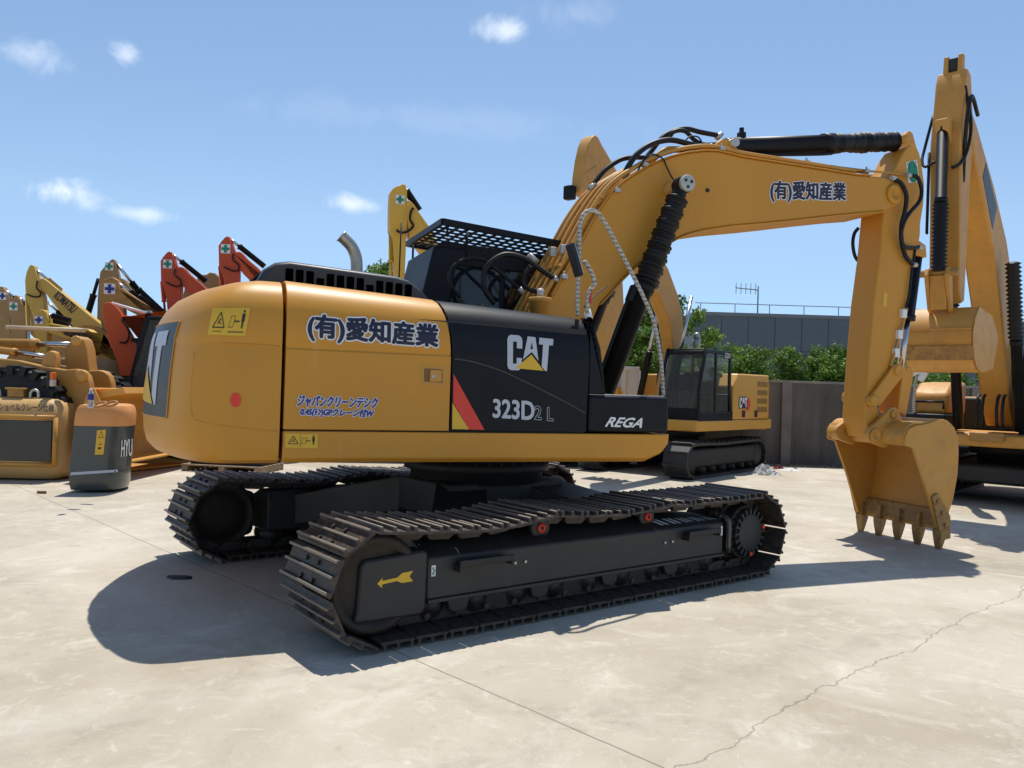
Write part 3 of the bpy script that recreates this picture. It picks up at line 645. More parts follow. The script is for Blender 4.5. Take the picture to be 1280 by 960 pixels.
# bucket cylinder along the outer face of the stick
b0=Vector(H(5.36,0,3.35)); b1=Vector(at(1125,462,0))
bcn=(b1-b0).normalized(); BL=(b1-b0).length
bc=MB().lathe(b0,b0+bcn*BL*.58,[(0,.05),(0,.075),(.93,.078),(.93,.09),(1,.09),(1,.04)]).build('bucket_cylinder',blk,HERO)
MB().lathe(b0+bcn*BL*.58,b1,[(0,.04),(1,.04)]).build('cylinder_rod',steel,bc)
MB().slab([(5.16,3.30),(5.22,3.50),(5.40,3.42),(5.42,3.28)],.10,-.10).build('cylinder_bracket',yel,stick,bevel=.01)
MB().tube([at(1134,385,.2),at(1127,412,.2),at(1119,440,.2),at(1113,458,.19)],.014,8,4).build('steel_tube',yelu,stick)
for x,y in ((1129,392),(1124,418),(1120,441)): c=Vector(at(x,y,.19)); MB().box(c,(.07,.05,.10)).build('tube_clamp',wht,stick,bevel=.006)
# linkage
def plateln(pts,q0,q1,name,parent=HERO,m=yel): return MB().slab(round_poly([UP.at(x,y,.24) for x,y in pts],.03),q0,q1).build(name,m,parent,bevel=.008)
LK=MB()
for q in (.225,-.225):
    s=1 if q>0 else -1
    LK.slab(round_poly([UP.at(x,y,.24) for x,y in [(1091,502),(1092,494),(1119,457),(1129,454),(1133,463),(1129,472),(1101,508)]],.03),q,q-.045*s)
lk=LK.build('bucket_link',yel,HERO,bevel=.008)
MB().slab(round_poly([UP.at(x,y,.0) for x,y in [(1116,462),(1126,458),(1130,466),(1124,498),(1120,520),(1110,514)]],.03),.14,-.14).build('bucket_link',yel,HERO,bevel=.01)
for x,y,r in ((1127,463,.065),(1096,501,.065)):
    p,z=UP.at(x,y,.27); MB().lathe(H(p,-.10 if r>.066 else (-.2 if x>1110 else .16),z),H(p,.245,z),[(0,0),(0,r*.8),(0,r),(1,r),(1,r*.7),(.995,r*.65),(.995,0)]).build('link_pin',yel,lk)
# ---------------------------------------------------------------- bucket
BW=.57
prof=[(4.66,1.20),(4.66,1.30),(4.74,1.365),(4.82,1.38),(4.977,1.385),(5.118,1.42),(5.251,1.404),(5.351,1.335),(5.416,1.212),(5.43,1.027),(5.42,.807),(5.36,.535),(5.31,.40),(5.22,.20)]
prof=[tuple(v)[:2] for v in smooth_path([(a,b,0) for a,b in prof],3)]
outer=prof; inner=[]
for i,(p,z) in enumerate(outer):
    a=Vector(outer[max(i-1,0)]);b=Vector(outer[min(i+1,len(outer)-1)]); t=(b-a).normalized(); inner.append((p+t.y*.022,z-t.x*.022))
bk_=MB()
# curved shell
R=[[H(p,-BW+.004,z) for p,z in outer],[H(p,BW-.004,z) for p,z in outer]]
shell=outer+inner[::-1]
bk_.slab(shell,BW-.03,-BW+.03)
bucket=bk_.build('bucket',yelu,HERO,bevel=.004)
sidep=[(4.70,1.20),(4.723,1.30),(4.779,1.346),(4.90,1.36),(4.977,1.374),(5.06,1.40),(5.118,1.42),(5.19,1.42),(5.251,1.404),(5.351,1.335),(5.416,1.212),(5.43,1.027),(5.42,.807),(5.36,.535),(5.31,.422),(5.24,.20),(5.13,.24),(4.942,.70),(4.752,1.10)]
sideo=[(4.60,1.14),(4.585,1.20),(4.60,1.27),(4.65,1.33),(4.73,1.36)]+sidep[3:]
for s in (1,-1):
    sp=MB().slab([(4.64,1.13),(4.63,1.22),(4.68,1.31)]+sidep[2:],s*BW,s*(BW-.032)).build('side_plate',yelu,bucket,bevel=.006)
    # side cutter with bolts
    sc=MB().slab([(5.02,.58),(5.10,.62),(5.20,.50),(5.30,.36),(5.31,.12),(5.20,.10),(5.12,.26)],s*(BW+.024),s*BW).build('side_cutter',yelt,bucket,bevel=.006)
    bb=MB()
    for (p,z) in ((5.10,.53),(5.17,.40),(5.22,.27)): bb.cyl(H(p,s*(BW+.02),z),H(p,s*(BW+.045),z),.024,n=6,smooth=False)
    bb.build('bolt',yelw,sc)
# top tube between the ears, hinge ears
MB().lathe(H(4.72,BW-.02,1.22),H(4.72,-BW+.02,1.22),[(0,.10),(1,.10)]).build('hinge_tube',yelu,bucket)
E1=[UP.at(x,y,.24) for x,y in [(1086,552),(1082,543),(1085,536),(1092,531),(1102,521),(1110,512),(1117,508),(1123,514),(1125,524),(1131,533),(1112,546),(1107,560),(1098,557)]]
for q in (.26,-.26):
    s=1 if q>0 else -1
    e=MB().slab(round_poly(E1,.03),q,q-.06*s).build('bucket_ear',yelu,bucket,bevel=.01)
    for (x,y,r) in ((1094,544,.075),(1118,518,.05)):
        p,z=UP.at(x,y,.27); MB().lathe(H(p,q,z),H(p,q+s*.03,z),[(0,r),(.7,r),(1,r*.85),(1,r*.55),(.6,r*.5),(.6,0)]).build('pin_boss',yelu,e)
# cutting edge and teeth
tip=Vector((5.175,.03)); 
MB().slab([(5.04,.40),(5.33,.40),(5.235,.205),(5.12,.205)],BW-.03,-BW+.03)
MB().prism([(5.265,.42),(5.30,.42),(5.235,.25),(5.195,.25)],lambda p,z:H(p,BW-.02,z),lambda p,z:H(p,-BW+.02,z)).build('cutting_edge',yelt,bucket,bevel=.005)
for i in range(5):
    q=-.545+i*1.09/4
    w=.048
    def bx(p0,p1,w_,z): return [H(p0,q-w_,z),H(p0,q+w_,z),H(p1,q+w_,z),H(p1,q-w_,z)]
    MB().loft([bx(5.19,5.22,w*.35,.36),bx(5.17,5.26,w*.55,.27),bx(5.16,5.245,w*.8,.20)]).build('tooth_adapter',yelt,bucket,bevel=.006)
    MB().loft([bx(5.15,5.25,w*1.15,.215),bx(5.15,5.245,w*1.12,.17),bx(5.16,5.22,w*.95,.08),bx(5.172,5.195,w*.75,.0)]).build('tooth',yelt,bucket,bevel=.006)
# ---------------------------------------------------------------- mirror and wrapped handrails
def rail(pts,name='handrail'): return MB().tube([at(*p) for p in pts],.017,10,7).build(name,rope,HERO)
rail([(722,395,1.18),(722,370,1.18),(723,340,1.18),(724,305,1.18),(725,281,1.18),(730,267,1.17),(742,263,1.15),(754,275,1.1),(772,308,1.1),(790,342,1.1),(806,375,1.08),(818,405,1.06),(826,450,1.04),(829,494,1.02)])
mr=rail([(734,392,1.22),(735,372,1.22),(738,362,1.22),(743,355,1.22),(741,345,1.22),(735,333,1.22),(730,326,1.22)],'mirror_arm')
c=Vector(at(718,325,1.22)); rot=Matrix.Rotation(math.radians(-28),3,'Y')
rot=Matrix.Rotation(math.radians(20),3,'Y')@Matrix.Rotation(math.radians(35),3,'Z')
rot=Matrix.Rotation(math.radians(-20),3,'Y')
mi=MB().box(c,(.03,.13,.27),rot).build('mirror',blkm,HERO,bevel=.02,seg=3)
MB().box(c+rot@Vector((.018,0,0)),(.004,.105,.24),rot).build('mirror_glass',steel,mi)
MB().tube([at(736,368,1.22),at(739,378,1.25),at(738,374,1.25)],.01,6,2).build('red_tape',red,HERO)
rb=MB(); c2=Vector(at(739,370,1.25)); rb.box(c2,(.008,.012,.10),Matrix.Rotation(.15,3,'Y')).build('red_tag',red,HERO)
MB().lathe(at(735,398,1.2),at(735,386,1.2),[(0,.04),(.5,.03),(1,.018)]).build('rail_socket',wht,HERO)
MB().tube([at(730,384,1.1),at(745,368,1.0),at(758,358,.95)],.006,6,2).build('rope_end',blkm,HERO)
# ================================================================ undercarriage
UROT=math.radians(37.463+180)-UP.yaw
def ub(mb,name,m,parent=HERO,**k): return mb.build(name,m,parent,rotz=UROT,**k)
AX=1.87; GA=1.411; RI=.33
def track_path(n=400):
    P=[]
    # inner chain line; list of (u,z), clockwise starting at the idler's bottom
    pts=[]
    for i in range(41): pts.append((-AX+.05+ (2*AX-.05)*(i/40),.052))       # ground run from sprocket to idler
    for i in range(1,24): 
        a=-PI/2+PI*i/24; pts.append((AX+RI*math.cos(a),.052+RI+RI*math.sin(a)))
    topz=.052+2*RI
    key=[(AX,topz),(1.35,topz-.035),(1.0,topz-.045),(.62,topz-.005),(.49,topz),(.2,topz-.02),(-.1,topz-.035),(-.4,topz-.02),(-.63,topz),(-.9,topz-.008),(-1.4,topz-.008),(-AX,topz)]
    kp=smooth_path([(u,z,0) for u,z in key],6); pts+=[(v.x,v.y) for v in kp]
    for i in range(1,24):
        a=PI/2+PI*i/24; pts.append((-AX+RI*math.cos(a),.052+RI+RI*math.sin(a)))
    return pts
TP=track_path()
def resample(P,n):
    Q=P+[P[0]]; L=[0]
    for a,b in zip(Q,Q[1:]): L.append(L[-1]+math.hypot(b[0]-a[0],b[1]-a[1]))
    T=L[-1]; out=[];j=0
    for i in range(n):
        d=T*i/n
        while L[j+1]<d: j+=1
        t=(d-L[j])/(L[j+1]-L[j]); a,b=Q[j],Q[j+1]; out.append((a[0]+(b[0]-a[0])*t,a[1]+(b[1]-a[1])*t,math.atan2(b[1]-a[1],b[0]-a[0])))
    return out,T
NS=40; SH,TT=resample(TP,NS*2); PITCH=TT/NS
# shoe mesh: local x along travel (ground run goes +u), local z up into the chain; grousers point to -z (outwards)
sm_=MB(); W=.345
def shoe_mesh():
    mb=MB(); h=PITCH*.49
    prof=[(-h,.0),(-h+.012,-.012),(-h+.018,-.042),(-h+.034,-.042),(-h+.042,-.010),(-.012,-.010),(-.006,-.040),(.010,-.040),(.016,-.010),(h-.040,-.010),(h-.032,-.040),(h-.016,-.042),(h-.008,-.012),(h+.006,.004),(h-.01,.012),(-h+.02,.006)]
    mb.prism(prof,lambda x,z:(x,-W,z),lambda x,z:(x,W,z)); return mb
sho=shoe_mesh().build('track_shoe',shoeh,None,bevel=.0025,seg=1)
SHOE_ME=sho.data
lk_=MB()
for v in (-.085,.085):
    lk_.slab([(-PITCH*.46,.012),(PITCH*.46,.012),(PITCH*.5,.05),(PITCH*.3,.085),(-PITCH*.3,.085),(-PITCH*.5,.05)],-v+.02,-v-.02)
lk_.cyl((-PITCH*.5+.03,-.13,.05),(-PITCH*.5+.03,.13,.05),.024,n=10)
for v in (-.085,.085):
    for x in (-.06,.05): lk_.cyl((x,v,-.012),(x,v,-.026),.016,n=6,smooth=False)
LINK_ME=None
first=True
for s in (1,-1):
    tr=empty('crawler_track','','',(0,0,0)); 
    for k in ('label','category'): del tr[k]
    tr.parent=HERO; tr.rotation_euler=(0,0,UROT)
    chain=MB()
    for i in range(NS):
        u,z,a=SH[2*i]
        R_=Matrix.Rotation(-a,3,'Y'); o_=Vector((u,s*GA,z))
        if first: so=sho; first=False
        else: so=bpy.data.objects.new('track_shoe',SHOE_ME); COL.objects.link(so); b=so.modifiers.new('bevel','BEVEL'); b.width=.0025; b.segments=1; b.limit_method='ANGLE'
        so.parent=tr; so.location=o_; so.rotation_euler=(0,-a,0)
        n0=len(chain.v)
        # chain link per shoe
        c2=MB(); c2.v=list(lk_.v); c2.f=list(lk_.f); c2.sm=list(lk_.sm)
        chain.add([o_+R_@Vector(v) for v in lk_.v],[],False)
        for f,q_ in zip(lk_.f,lk_.sm): chain.f.append(tuple(n0+i_ for i_ in f)); chain.sm.append(q_)
    chain.build('track_chain',shoe,tr,weld=False)
    # idler, sprocket, rollers
    zc=.052+RI
    wh=MB().lathe((AX,s*GA-.09,zc),(AX,s*GA+.09,zc),[(0,.08),(0,.20),(.15,.22),(.15,RI-.06),(0.05,RI-.05),(.05,RI-.035),(.3,RI-.012),(.7,RI-.012),(.95,RI-.035),(.95,RI-.05),(.85,RI-.06),(.85,.22),(1,.2),(1,.08)],n=48)
    wh.lathe((AX,s*(GA+.09),zc),(AX,s*(GA+.235),zc),[(0,.2),(0,RI-.03),(.85,RI-.02),(1,RI-.04),(1,RI-.07),(.8,RI-.09),(.8,.12),(1,.1),(1,0)],n=48)
    ub(wh,'idler_wheel',idl)
    sp=MB().lathe((-AX,s*GA-.05,zc),(-AX,s*GA+.05,zc),[(0,0),(0,RI-.06),(1,RI-.06),(1,0)],n=40)
    for k in range(21):
        a=2*PI*k/21; sp.box((-AX+(RI-.05)*math.cos(a),s*GA,zc+(RI-.05)*math.sin(a)),(.06,.07,.045),Matrix.Rotation(-a,3,'Y'))
    ub(sp,'sprocket',shoe,bevel=.004)
    fd=MB().lathe((-AX,s*(GA-.35),zc),(-AX,s*(GA+.20),zc),[(0,.24),(.55,.25),(.6,.235),(.92,.235),(.93,.19),(1,.185),(1,0)],n=40)
    fdo=ub(fd,'final_drive',frm,bevel=.004)
    cv=MB().lathe((-AX,s*(GA+.2),zc),(-AX,s*(GA+.225),zc),[(0,.165),(.8,.165),(1,.155),(1,0)],n=36)
    for k in range(20):
        a=2*PI*k/20; cv.box((-AX+.190*math.cos(a),s*(GA+.195),zc+.190*math.sin(a)),(.055,.05,.022),Matrix.Rotation(-a,3,'Y'))
    cvo=ub(cv,'drive_cover',frm,bevel=.003)
    rp=MB()
    for a in (-88,12): rp.cyl((-AX-.188*math.cos(math.radians(a))*1,s*(GA+.215),zc+.188*math.sin(math.radians(a))),(-AX-.188*math.cos(math.radians(a)),s*(GA+.232),zc+.188*math.sin(math.radians(a))),.018,n=12)
    rp.build('red_plug',red,cvo)
    for k,u in enumerate([1.40,1.05,.70,.35,.0,-.35,-.70,-1.05,-1.38]):
        ub(MB().lathe((u,s*GA-.12,.17),(u,s*GA+.12,.17),[(0,.05),(0,.095),(.2,.095),(.2,.07),(.8,.07),(.8,.095),(1,.095),(1,.05),(1.12,.045),(1.12,0)],n=20),'track_roller',frm)
    for u in (.49,-.63):
        ro=ub(MB().lathe((u,s*(GA-.10),.60),(u,s*(GA+.12),.60),[(0,.03),(0,.082),(.25,.082),(.25,.062),(.72,.062),(.75,.085),(.98,.085),(1,.078),(1,0)],n=24),'carrier_roller',frm)
        MB().lathe((u,s*(GA+.122),.60),(u,s*(GA+.135),.60),[(0,.036),(1,.034),(1,0)],n=20).build('roller_cap',red,ro)
        MB().lathe((u,s*(GA+.136),.60),(u,s*(GA+.142),.60),[(0,.013),(1,.012),(1,0)],n=12).build('cap_screw',blkm,ro)
        MB().span((u-.05,s*(GA-.22),.50),(u+.05,s*(GA-.12),.64)).build('roller_bracket',frm,ro,bevel=.01)
    # track frame: side face, sloped top
    o=GA+.22
    sec=[(s*o,.235),(s*o,.50),(s*(o-.04),.525),(s*(GA-.02),.60),(s*(GA-.20),.60),(s*(GA-.24),.50),(s*(GA-.24),.235),(s*(GA-.14),.22),(s*(o-.1),.22)]
    R=[[(u,v,z-(.0 if abs(u)<1.2 else 0)) for v,z in sec] for u in (1.50,-.9)]+[[(-1.48,v,z-(.06 if z>.55 else 0)) for v,z in sec]]
    tf=ub(MB().loft(R),'track_frame',frm,bevel=.012)
    # bottom lip
    MB().span((1.50,s*(o-.05),.215),(-1.48,s*(o+.018),.240)).build('frame_lip',frm,tf,bevel=.004)
    bo=MB()
    for u in (.80,.71,-.73,-.82): bo.cyl((u,s*o,.40),(u,s*(o+.012),.40),.011,n=6)
    bo.build('bolt',zinc,tf)
    for u0,u1 in ((1.30,.86),(-.95,-1.36)):
        MB().span((u0,s*(o),.435),(u1,s*(o+.075),.452)).span((u0,s*(o+.06),.445),(u1,s*(o+.075),.478)).span((u0,s*o,.40),(u0-.02,s*(o+.07),.45)).span((u1+.02,s*o,.41),(u1,s*(o+.07),.45)).build('step',blkm,tf,bevel=.004)
    # idler guard plate with the arrow
    gp=MB().prism([(2.02,.165),(2.0,.24),(1.985,.50),(1.96,.54),(1.54,.565),(1.51,.54),(1.515,.20),(1.53,.17),(1.56,.15)],lambda u,z:(u,s*(o+.02),z),lambda u,z:(u,s*(o-.14),z))
    gpo=ub(gp,'idler_guard',frm,bevel=.02)
    ar=[(1.872,.392),(1.835,.425),(1.838,.406),(1.735,.414),(1.700,.438),(1.622,.443),(1.648,.412),(1.622,.378),(1.700,.376),(1.735,.392),(1.838,.384),(1.838,.362)]
    if s==1:
        MB().prism(ar,lambda u,z:(u,s*(o+.021),z),lambda u,z:(u,s*(o+.024),z)).build('yellow_arrow',stk,gpo)
        hk=MB().span((1.445,s*(o+.001),.385),(1.475,s*(o+.004),.455)).build('hook_sticker',wht,tf)
        MB().tube([(1.46,s*(o+.006),.444),(1.466,s*(o+.006),.43),(1.454,s*(o+.006),.424),(1.46,s*(o+.006),.41),(1.467,s*(o+.006),.40),(1.455,s*(o+.006),.394)],.0035,6,3).build('hook_mark',green,hk)
        hk=MB().span((-1.445,s*(o+.001),.395),(-1.465,s*(o+.004),.475)).build('white_sticker',wht,tf)
        MB().tube([(-1.53,s*(GA+.16),.56),(-1.535,s*(GA+.21),.54),(-1.54,s*(GA+.235),.48),(-1.54,s*(GA+.235),.24)],.02,8,4).build('grease_hose',hgrey,tf)
        zs=MB()
        for k in range(5):
            for j in range(2):
                u=-.74-k*.155-j*.062; 
                def sp_(u,f): # point on sloped top
                    v=o-.04+(GA-.02-(o-.04))*f; z=.525+(.60-.525)*f-(.06*max(0,(-u-.9)/.58)*f); return (u,s*v,z+.004)
                zs.add([sp_(u,.03),sp_(u-.036,.03),sp_(u+.03,.46),sp_(u+.066,.46)],[(0,1,2,3)])
        zs.build('grip_strip',wht,tf)
    # roller guard between rollers
    for u in (1.22,.52,-.18,-.88):
        MB().slab([(u-.10,.235),(u+.10,.235),(u+.07,.13),(u+.03,.11),(u-.03,.11),(u-.07,.13)],-s*(GA+.17),-s*(GA+.14)).build('roller_guard',frm,tf,bevel=.008)
    MB().span((1.40,s*(GA+.10),.10),(-1.3,s*(GA+.12),.235)).build('roller_shield',blkm,tf)
# car body, legs, slewing ring
cb=MB().loft([[(.62,-.5,.50),(-.62,-.5,.50),(-.62,-.5,.80),(.62,-.5,.80)],[(.62,.5,.50),(-.62,.5,.50),(-.62,.5,.80),(.62,.5,.80)]])
cbo=ub(cb,'car_body',frm,bevel=.02)
for s in (1,-1):
    for t in (1,-1):
        MB().loft([[(t*.62,s*.3,.48),(t*.10,s*.3,.48),(t*.10,s*.3,.80),(t*.62,s*.3,.80)],[(t*1.25,s*(GA-.22),.26),(t*.70,s*(GA-.22),.26),(t*.70,s*(GA-.22),.56),(t*1.25,s*(GA-.22),.56)]]).build('leg_beam',frm,cbo,bevel=.015)
MB().lathe((0,0,.78),(0,0,1.06),[(0,.60),(.35,.60),(.36,.66),(.62,.66),(.63,.57),(.8,.57),(.8,.64),(1,.64)],n=48).build('slewing_ring',blkm,HERO)
rb_=MB()
for k in range(36): a=2*PI*k/36; rb_.cyl((.63*math.cos(a),.63*math.sin(a),.88),(.63*math.cos(a),.63*math.sin(a),1.0),.014,n=6)
rb_.build('ring_bolt',blkm,HERO)
# ================================================================ background machines and place
def tracks_simple(root,L=3.9,g=1.15,w=.28,h=.72,m=frm,mf=blkm,z0=0):
    """a pair of crawler tracks (machine axes, x forward)"""
    for s in (1,-1):
        P=[]; r=h/2
        for i in range(13): a=-PI/2+PI*i/12; P.append(((L/2-r)+r*math.cos(a),r+r*math.sin(a)))
        P.append((.3,h-.03))
        for i in range(13): a=PI/2+PI*i/12; P.append((-(L/2-r)+r*math.cos(a),r+r*math.sin(a)))
        res,T=resample(P,36)
        mb=MB()
        outer=[(x,z) for x,z,a in res]; inner=[(x-(x/abs(x) if abs(x)>.01 else 0)*.05,r+(z-r)*.84) for x,z in outer]
        n=len(outer)
        for v0,v1 in ((s*g-w,s*g+w),):
            R=[[ (x,v0,z+z0) for x,z in outer],[(x,v1,z+z0) for x,z in outer]]
            Ri=[[ (x,v0,z+z0) for x,z in inner],[(x,v1,z+z0) for x,z in inner]]
            mb.loft(R,cap=False); mb.loft(Ri,cap=False)
            for ya,yb in ((R[0],Ri[0]),(R[1],Ri[1])):
                mb.add(ya+yb,[(i,(i+1)%n,n+(i+1)%n,n+i) for i in range(n)])
        for x,z,a in res:
            mb.box((x+math.sin(a)*.012,s*g,z+z0-math.cos(a)*.012),(.022,2*w,.05),Matrix.Rotation(-a,3,'Y'))
        t=mb.build('crawler_track',m,root)
        MB().span((-L/2+.35,s*(g-.2),.2+z0),(L/2-.35,s*(g+.17),h*.82+z0)).build('track_frame',mf,root,bevel=.05)
        for x in (L/2-r,-L/2+r):
            wb=MB(); wb.lathe((x,s*g-.15,r+z0),(x,s*(g)+s*.19 if s>0 else s*g-.19,r+z0),[(0,.2),(0,r*.8),(.8,r*.8),(1,r*.55),(1,0)],n=24)
            wb.build('end_wheel',mf,root)
        for k in range(7):
            rb=MB(); x=-L/2+.55+k*(L-1.1)/6; rb.lathe((x,s*g-.12,.16+z0),(x,s*g+.12,.16+z0),[(0,.04),(0,.09),(1,.09),(1,.0)],n=12)
            rb.build('track_roller',mf,root)
def house(root,m,mb_=blkm,k=1.0,rear=2.35,w=1.16,z0=.92,zt=1.85,side='L',logo=False,cabm=blk,cab=True,cabtop=2.55,slat=True):
    """upper structure of a parked machine; x forward, y to its left"""
    MB().span((-rear+.35,-w,z0),(1.35,w,z0+.22)).build('deck_frame',m,root,bevel=.03)
    MB().lathe((0,0,.6),(0,0,z0),[(0,.5),(.5,.5),(.5,.62),(1,.62)],n=28).build('slewing_ring',blkm,root)
    N=20; R=[]; root_panels={}
    for z,ins in ((z0-.03,.12),(z0+.03,.03),(z0+.2,0),(zt-.25,0),(zt-.08,.05),(zt,.16)):
        rg=[]
        for i in range(N+1):
            t=-1+2*i/N; y=(w-ins*.6)*max(-1,min(1,t*1.0)); c=math.sqrt(max(0,1-abs(t)**3.2)); rg.append((-(rear-.55)-(.55-ins)*c,y,z))
        R.append(rg)
    cwt=MB().loft(R,smooth=True).build('counterweight',m,root,bevel=.01,angle=50)
    for s in (1,-1):
        front=-.35 if (s==1) else .55
        P=[(-rear+.56,z0+.23),(front,z0+.23),(front,zt-.30),(front-.22,zt-.02),(-rear+.56,zt)] if s==1 else [(-rear+.56,z0+.23),(-.35,z0+.23),(-.35,z0+.5),(-.40,z0+.62),(-.48,zt-.05),(-rear+.56,zt)]
        pn=root_panels[s]=MB().slab(P,-s*(w-.006),-s*(w-.42)).build('engine_side_panel',m,root,bevel=.03)
        if slat:
            for j in range(4):
                MB().span((-rear+.66,s*(w-.008),zt-.27-j*.19),(-rear+1.22,s*(w+.004),zt-.16-j*.19)).build('air_grille',mat('grille ochre',(.30,.15,.03),.6) if m not in (redp,ored) else blkm,pn,bevel=.004)
    MB().span((-rear+.5,-(w-.40),z0+.2),(-.40,w-.40,zt-.03)).build('engine_hood',blkm if m is not tan else m,root,bevel=.04)
    if cab:
        y0,y1=w,w-.88; c=MB(); zb=z0+.2; ct=cabtop
        for Y,Y2 in ((y0,y0-.05),(y1+.05,y1)):
            c.slab([(-.32,zb),(1.28,zb),(1.30,zb+.16),(-.32,zb+.2)],-Y,-Y2)
            c.slab([(-.32,zb+.1),(-.22,zb+.1),(-.10,zb+.62),(-.10,ct-.1),(-.02,ct-.02),(-.12,ct),(-.20,ct-.12),(-.20,zb+.66)],-Y,-Y2)
            c.slab([(-.15,ct),(1.0,ct-.02),(1.0,ct-.09),(-.15,ct-.09)],-Y,-Y2)
            c.slab([(1.0,ct-.02),(1.06,ct-.08),(1.29,zb+.6),(1.29,zb+.1),(1.23,zb+.1),(1.23,zb+.6),(.98,ct-.12)],-Y,-Y2)
            c.slab([(.50,zb+.1),(.58,zb+.1),(.58,ct-.05),(.50,ct-.05)],-Y,-Y2)
        c.span((-.13,y0-.05,ct-.06),(1.0,y1+.05,ct-.01)).span((-.31,y0-.05,zb),(-.22,y1+.05,zb+.55)).span((-.19,y0-.05,ct-.14),(-.12,y1+.05,ct-.03)).span((1.22,y0-.05,zb),(1.28,y1+.05,zb+.25)).span((.98,y0-.05,ct-.12),(1.04,y1+.05,ct-.05))
        co=c.build('cab',cabm,root,bevel=.015)
        gl=mat('clear glass',(.05,.07,.07),.03,var=0); b=gl.node_tree.nodes['Principled BSDF']; b.inputs['Transmission Weight'].default_value=.93; b.inputs['IOR'].default_value=1.15; b.inputs['Base Color'].default_value=(.80,.85,.82,1)
        for l in list(gl.node_tree.links):
            if l.to_socket==b.inputs['Base Color']: gl.node_tree.links.remove(l)
        for Y in (y0-.02,y1+.03):
            MB().slab([(-.09,zb+.2),(.50,zb+.18),(.50,ct-.09),(-.09,ct-.09)],-Y,-Y+.006).build('window',gl,co)
            MB().slab([(.58,zb+.18),(1.24,zb+.16),(1.24,zb+.6),(.98,ct-.1),(.58,ct-.09)],-Y,-Y+.006).build('window',gl,co)
        MB().prism([(1.25,zb+.24),(1.258,zb+.24),(1.258,zb+.6),(1.02,ct-.1),(1.012,ct-.1),(1.25,zb+.6)],lambda p,z:(p,y0-.06,z),lambda p,z:(p,y1+.06,z)).build('windscreen',gl,co)
        MB().box((.15,(y0+y1)/2,zb+.42),(.42,.40,.14)).box((.0,(y0+y1)/2,zb+.80),(.12,.38,.62)).build('seat',mat('seat grey green',(.05,.07,.05),.8),co,bevel=.05)
        MB().box((.0,(y0+y1)/2,zb+1.18),(.07,.2,.14)).build('headrest',mat('seat light',(.45,.42,.36),.8),co,bevel=.03)
        root_panels['cab']=co
        MB().box((.95,(y0+y1)/2,zb+.35),(.12,.12,.5)).box((.6,y1+.2,zb+.4),(.35,.1,.35)).build('console',blkm,co,bevel=.03)
    return root_panels
def arm(root,fr,name,pts,q,w,m,par=None,bevel=.02,abs_=False):
    P=pts if abs_ else [fr.at(x,y,q) for x,y in pts]
    return MB().slab(P,q,q-w).build(name,m,par or root,bevel=bevel)
def cylinder(root,a,b,r,m1=blk,m2=steel,split=.6,boot=False,name='hydraulic_cylinder'):
    a=Vector(a);b=Vector(b); n=(b-a)
    o=MB().lathe(a,a+n*split,[(0,r*.6),(.0,r),(.94,r),(.94,r*1.15),(1,r*1.15),(1,.4*r)],n=16).build(name,m1,root)
    if boot:
        pr=[(0,r)]
        for i in range(18): pr+=[((i+.2)/18,r*.95),((i+.6)/18,r*1.45)]
        MB().lathe(a+n*split,b,pr+[(1,r*.7)],n=16).build('rod_boot',rub,o)
    else: MB().lathe(a+n*split,b,[(0,r*.55),(1,r*.55)],n=14).build('cylinder_rod',m2,o)
    return o
def bucket_bg(root,c,ang,w,m,r=.45,name='bucket'):
    """small bucket in the p,z plane around c"""
    P=[]; 
    base=[(-.42,.35),(-.1,.42),(.25,.40),(.5,.2),(.55,-.1),(.42,-.42),(.2,-.62)]
    base=[(v.x,v.y) for v in smooth_path([(a,b,0) for a,b in base],4)]
    inn=[]
    for i,(p,z) in enumerate(base):
        a=Vector(base[max(i-1,0)]);b=Vector(base[min(i+1,len(base)-1)]); t=(b-a).normalized(); inn.append((p+t.y*.03,z-t.x*.03))
    ca,sa_=math.cos(ang),math.sin(ang); s=r/.5
    T=lambda p,z:(c[0]+s*(p*ca-z*sa_),c[1]+s*(p*sa_+z*ca))
    o=MB().slab([T(*a) for a in base+inn[::-1]],w/2,-w/2).build(name,m,root,bevel=.006)
    for sg in (1,-1):
        MB().slab([T(*a) for a in base],sg*w/2+.001*sg,sg*(w/2-.03)).build('side_plate',m,o,bevel=.004)
    for i in range(5):
        q=-w/2+.06+i*(w-.12)/4
        MB().slab([T(.17,-.60),T(.25,-.60),T(.12,-.80),T(.10,-.80)],q-.045,q+.045).build('tooth',yelw,o,bevel=.004)
    return o
# ---------------------------------------------------------------- cabbed excavator parked by the wall (right)
GR1="excavators parked around the yard"
T0=ground(898,592); yw=231
left=Vector((-math.sin(math.radians(yw)),math.cos(math.radians(yw)),0))
F1=Frame((T0.x-left.x*1.0,T0.y-left.y*1.0),yw)
E1=empty('tracked_excavator','yellow excavator with a black glazed cab, parked in front of the grey wall','excavator',(F1.c.x,F1.c.y,0),F1.yaw,GR1)
tracks_simple(E1,L=3.95,g=1.0,w=.25,h=.70); fresh=mat('fresh yellow paint',(.68,.36,.055),.42,var=.05,scale=2,dust=.1,dustcol=(.45,.3,.12)); RP=house(E1,fresh,w=1.14,z0=.90,zt=2.12,cabtop=2.55,rear=2.85)
MB().span((-.3,.25,2.0),(.2,.9,2.1)).build('roof_box',blkm,E1,bevel=.02)
c=[F1.at(x,y,-.2) for x,y in [(858,440),(858,420),(857,395),(851,368),(839,335),(815,295),(775,240),(750,205)]]
c2=[F1.at(x,y,-.2) for x,y in [(735,215),(762,262),(800,325),(817,352),(830,376),(840,400),(846,440)]]
bm1=MB().slab([(.72,1.15),(.62,1.1)]+c+c2+[(.85,1.3)],.14,-.14).build('boom',yelu,E1,bevel=.03)
